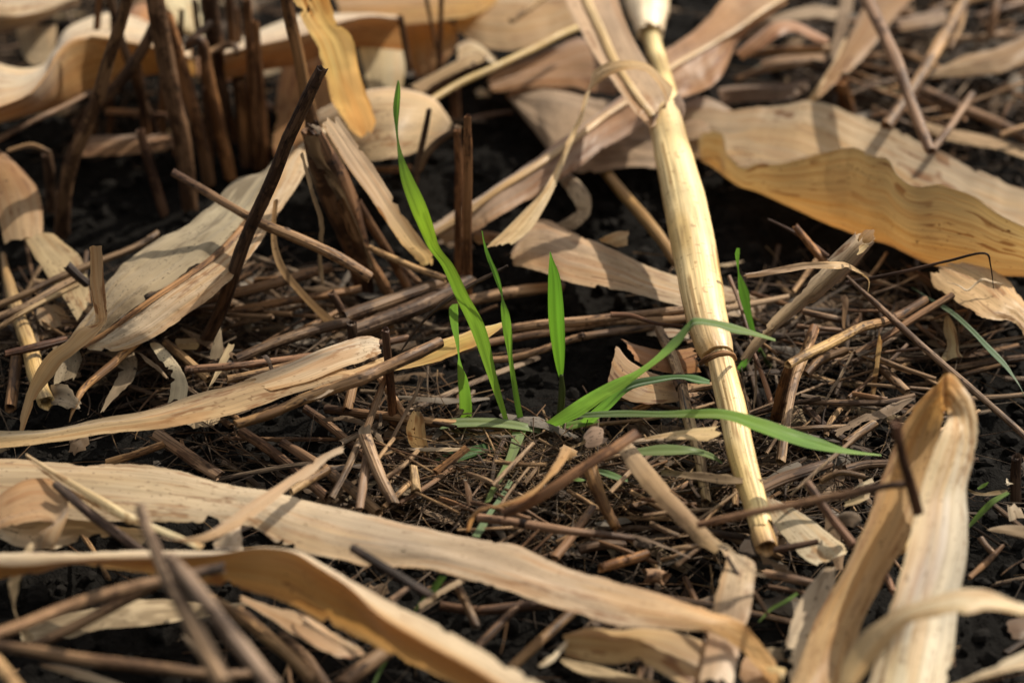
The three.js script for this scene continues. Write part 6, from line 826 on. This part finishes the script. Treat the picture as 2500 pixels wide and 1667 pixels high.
  const put = (name, list, m, label, category) => { const o = new THREE.Mesh(mergeGeometries(list), m); o.name = name; o.castShadow = o.receiveShadow = true; o.userData = { kind: 'stuff', label, category }; scene.add(o); };
  put('straw_chaff', mats.stem, MAT.dark, 'tangle of fine brown fibres and broken straw bits over the soil', 'chaff');
  put('leaf_chaff', mats.leaf, MAT.mould, 'small brown leaf shreds mixed into the straw tangle', 'leaf shreds');
}

// ================= an added dry maize plant outside the frame, put in to shade the lower left =================
{
  const V = (...p) => new THREE.Vector3(...p), parts = [];
  parts.push(['stalk', tubeGeo([V(-0.40, -0.01, -0.20), V(-0.41, 0.2, -0.205), V(-0.40, 0.45, -0.20), V(-0.42, 0.75, -0.21)], [0.011, 0.010, 0.009, 0.006], { tint: [0.60, 0.48, 0.28], sides: 18 }), MAT.stalk]);
  const blade3 = (mid, w, tint) => {             // a broad arching blade: centre line and half widths across
    const c = new THREE.CatmullRomCurve3(mid), pos = [], uv = [], col = [], ix = [], N = 60, M = 8;
    for (let i = 0; i <= N; i++) {
      const t = i / N, p = c.getPoint(t), d = c.getTangent(t), a = new THREE.Vector3().crossVectors(d, V(0, 1, 0)).normalize(), ww = w * Math.min(1, 0.35 + t * 3) * Math.pow(1 - t, 0.45);
      for (let j = 0; j <= M; j++) { const s = j / M * 2 - 1; const q = p.clone().addScaledVector(a, s * ww); q.y += 0.18 * ww * s * s + 0.004 * sn(t * 14, s * 2, 33); pos.push(q.x, q.y, q.z); uv.push(s * ww / 0.04, t * 3); col.push(...tint); if (i < N && j < M) { const o = i * (M + 1) + j; ix.push(o, o + M + 1, o + 1, o + 1, o + M + 1, o + M + 2); } }
    }
    const g = new THREE.BufferGeometry(); g.setAttribute('position', new THREE.Float32BufferAttribute(pos, 3)); g.setAttribute('uv', new THREE.Float32BufferAttribute(uv, 2)); g.setAttribute('color', new THREE.Float32BufferAttribute(col, 3)); g.setIndex(ix); g.computeVertexNormals(); return g;
  };
  parts.push(['leaf_blade', blade3([V(-0.40, 0.36, -0.20), V(-0.25, 0.47, -0.22), V(-0.02, 0.50, -0.23), V(0.14, 0.47, -0.22), V(0.245, 0.41, -0.20)], 0.046, [0.50, 0.36, 0.2]), MAT.fleck]);
  parts.push(['leaf_blade', blade3([V(-0.40, 0.46, -0.20), V(-0.24, 0.56, -0.16), V(0.00, 0.57, -0.14), V(0.16, 0.53, -0.13), V(0.275, 0.47, -0.12)], 0.050, [0.50, 0.36, 0.2]), MAT.fleck]);
  finish(parts, 'added_shade_plant', 'added unseen maize plant beyond the left edge, placed to shade the litter', 'maize plant');
}

const renderer = new THREE.WebGLRenderer({ antialias: true });
renderer.setSize(1024, 682);
renderer.toneMapping = THREE.LinearToneMapping;
renderer.toneMappingExposure = EXPOSURE;
renderer.shadowMap.enabled = true;
console.log('things', made);
renderer.render(scene, camera);
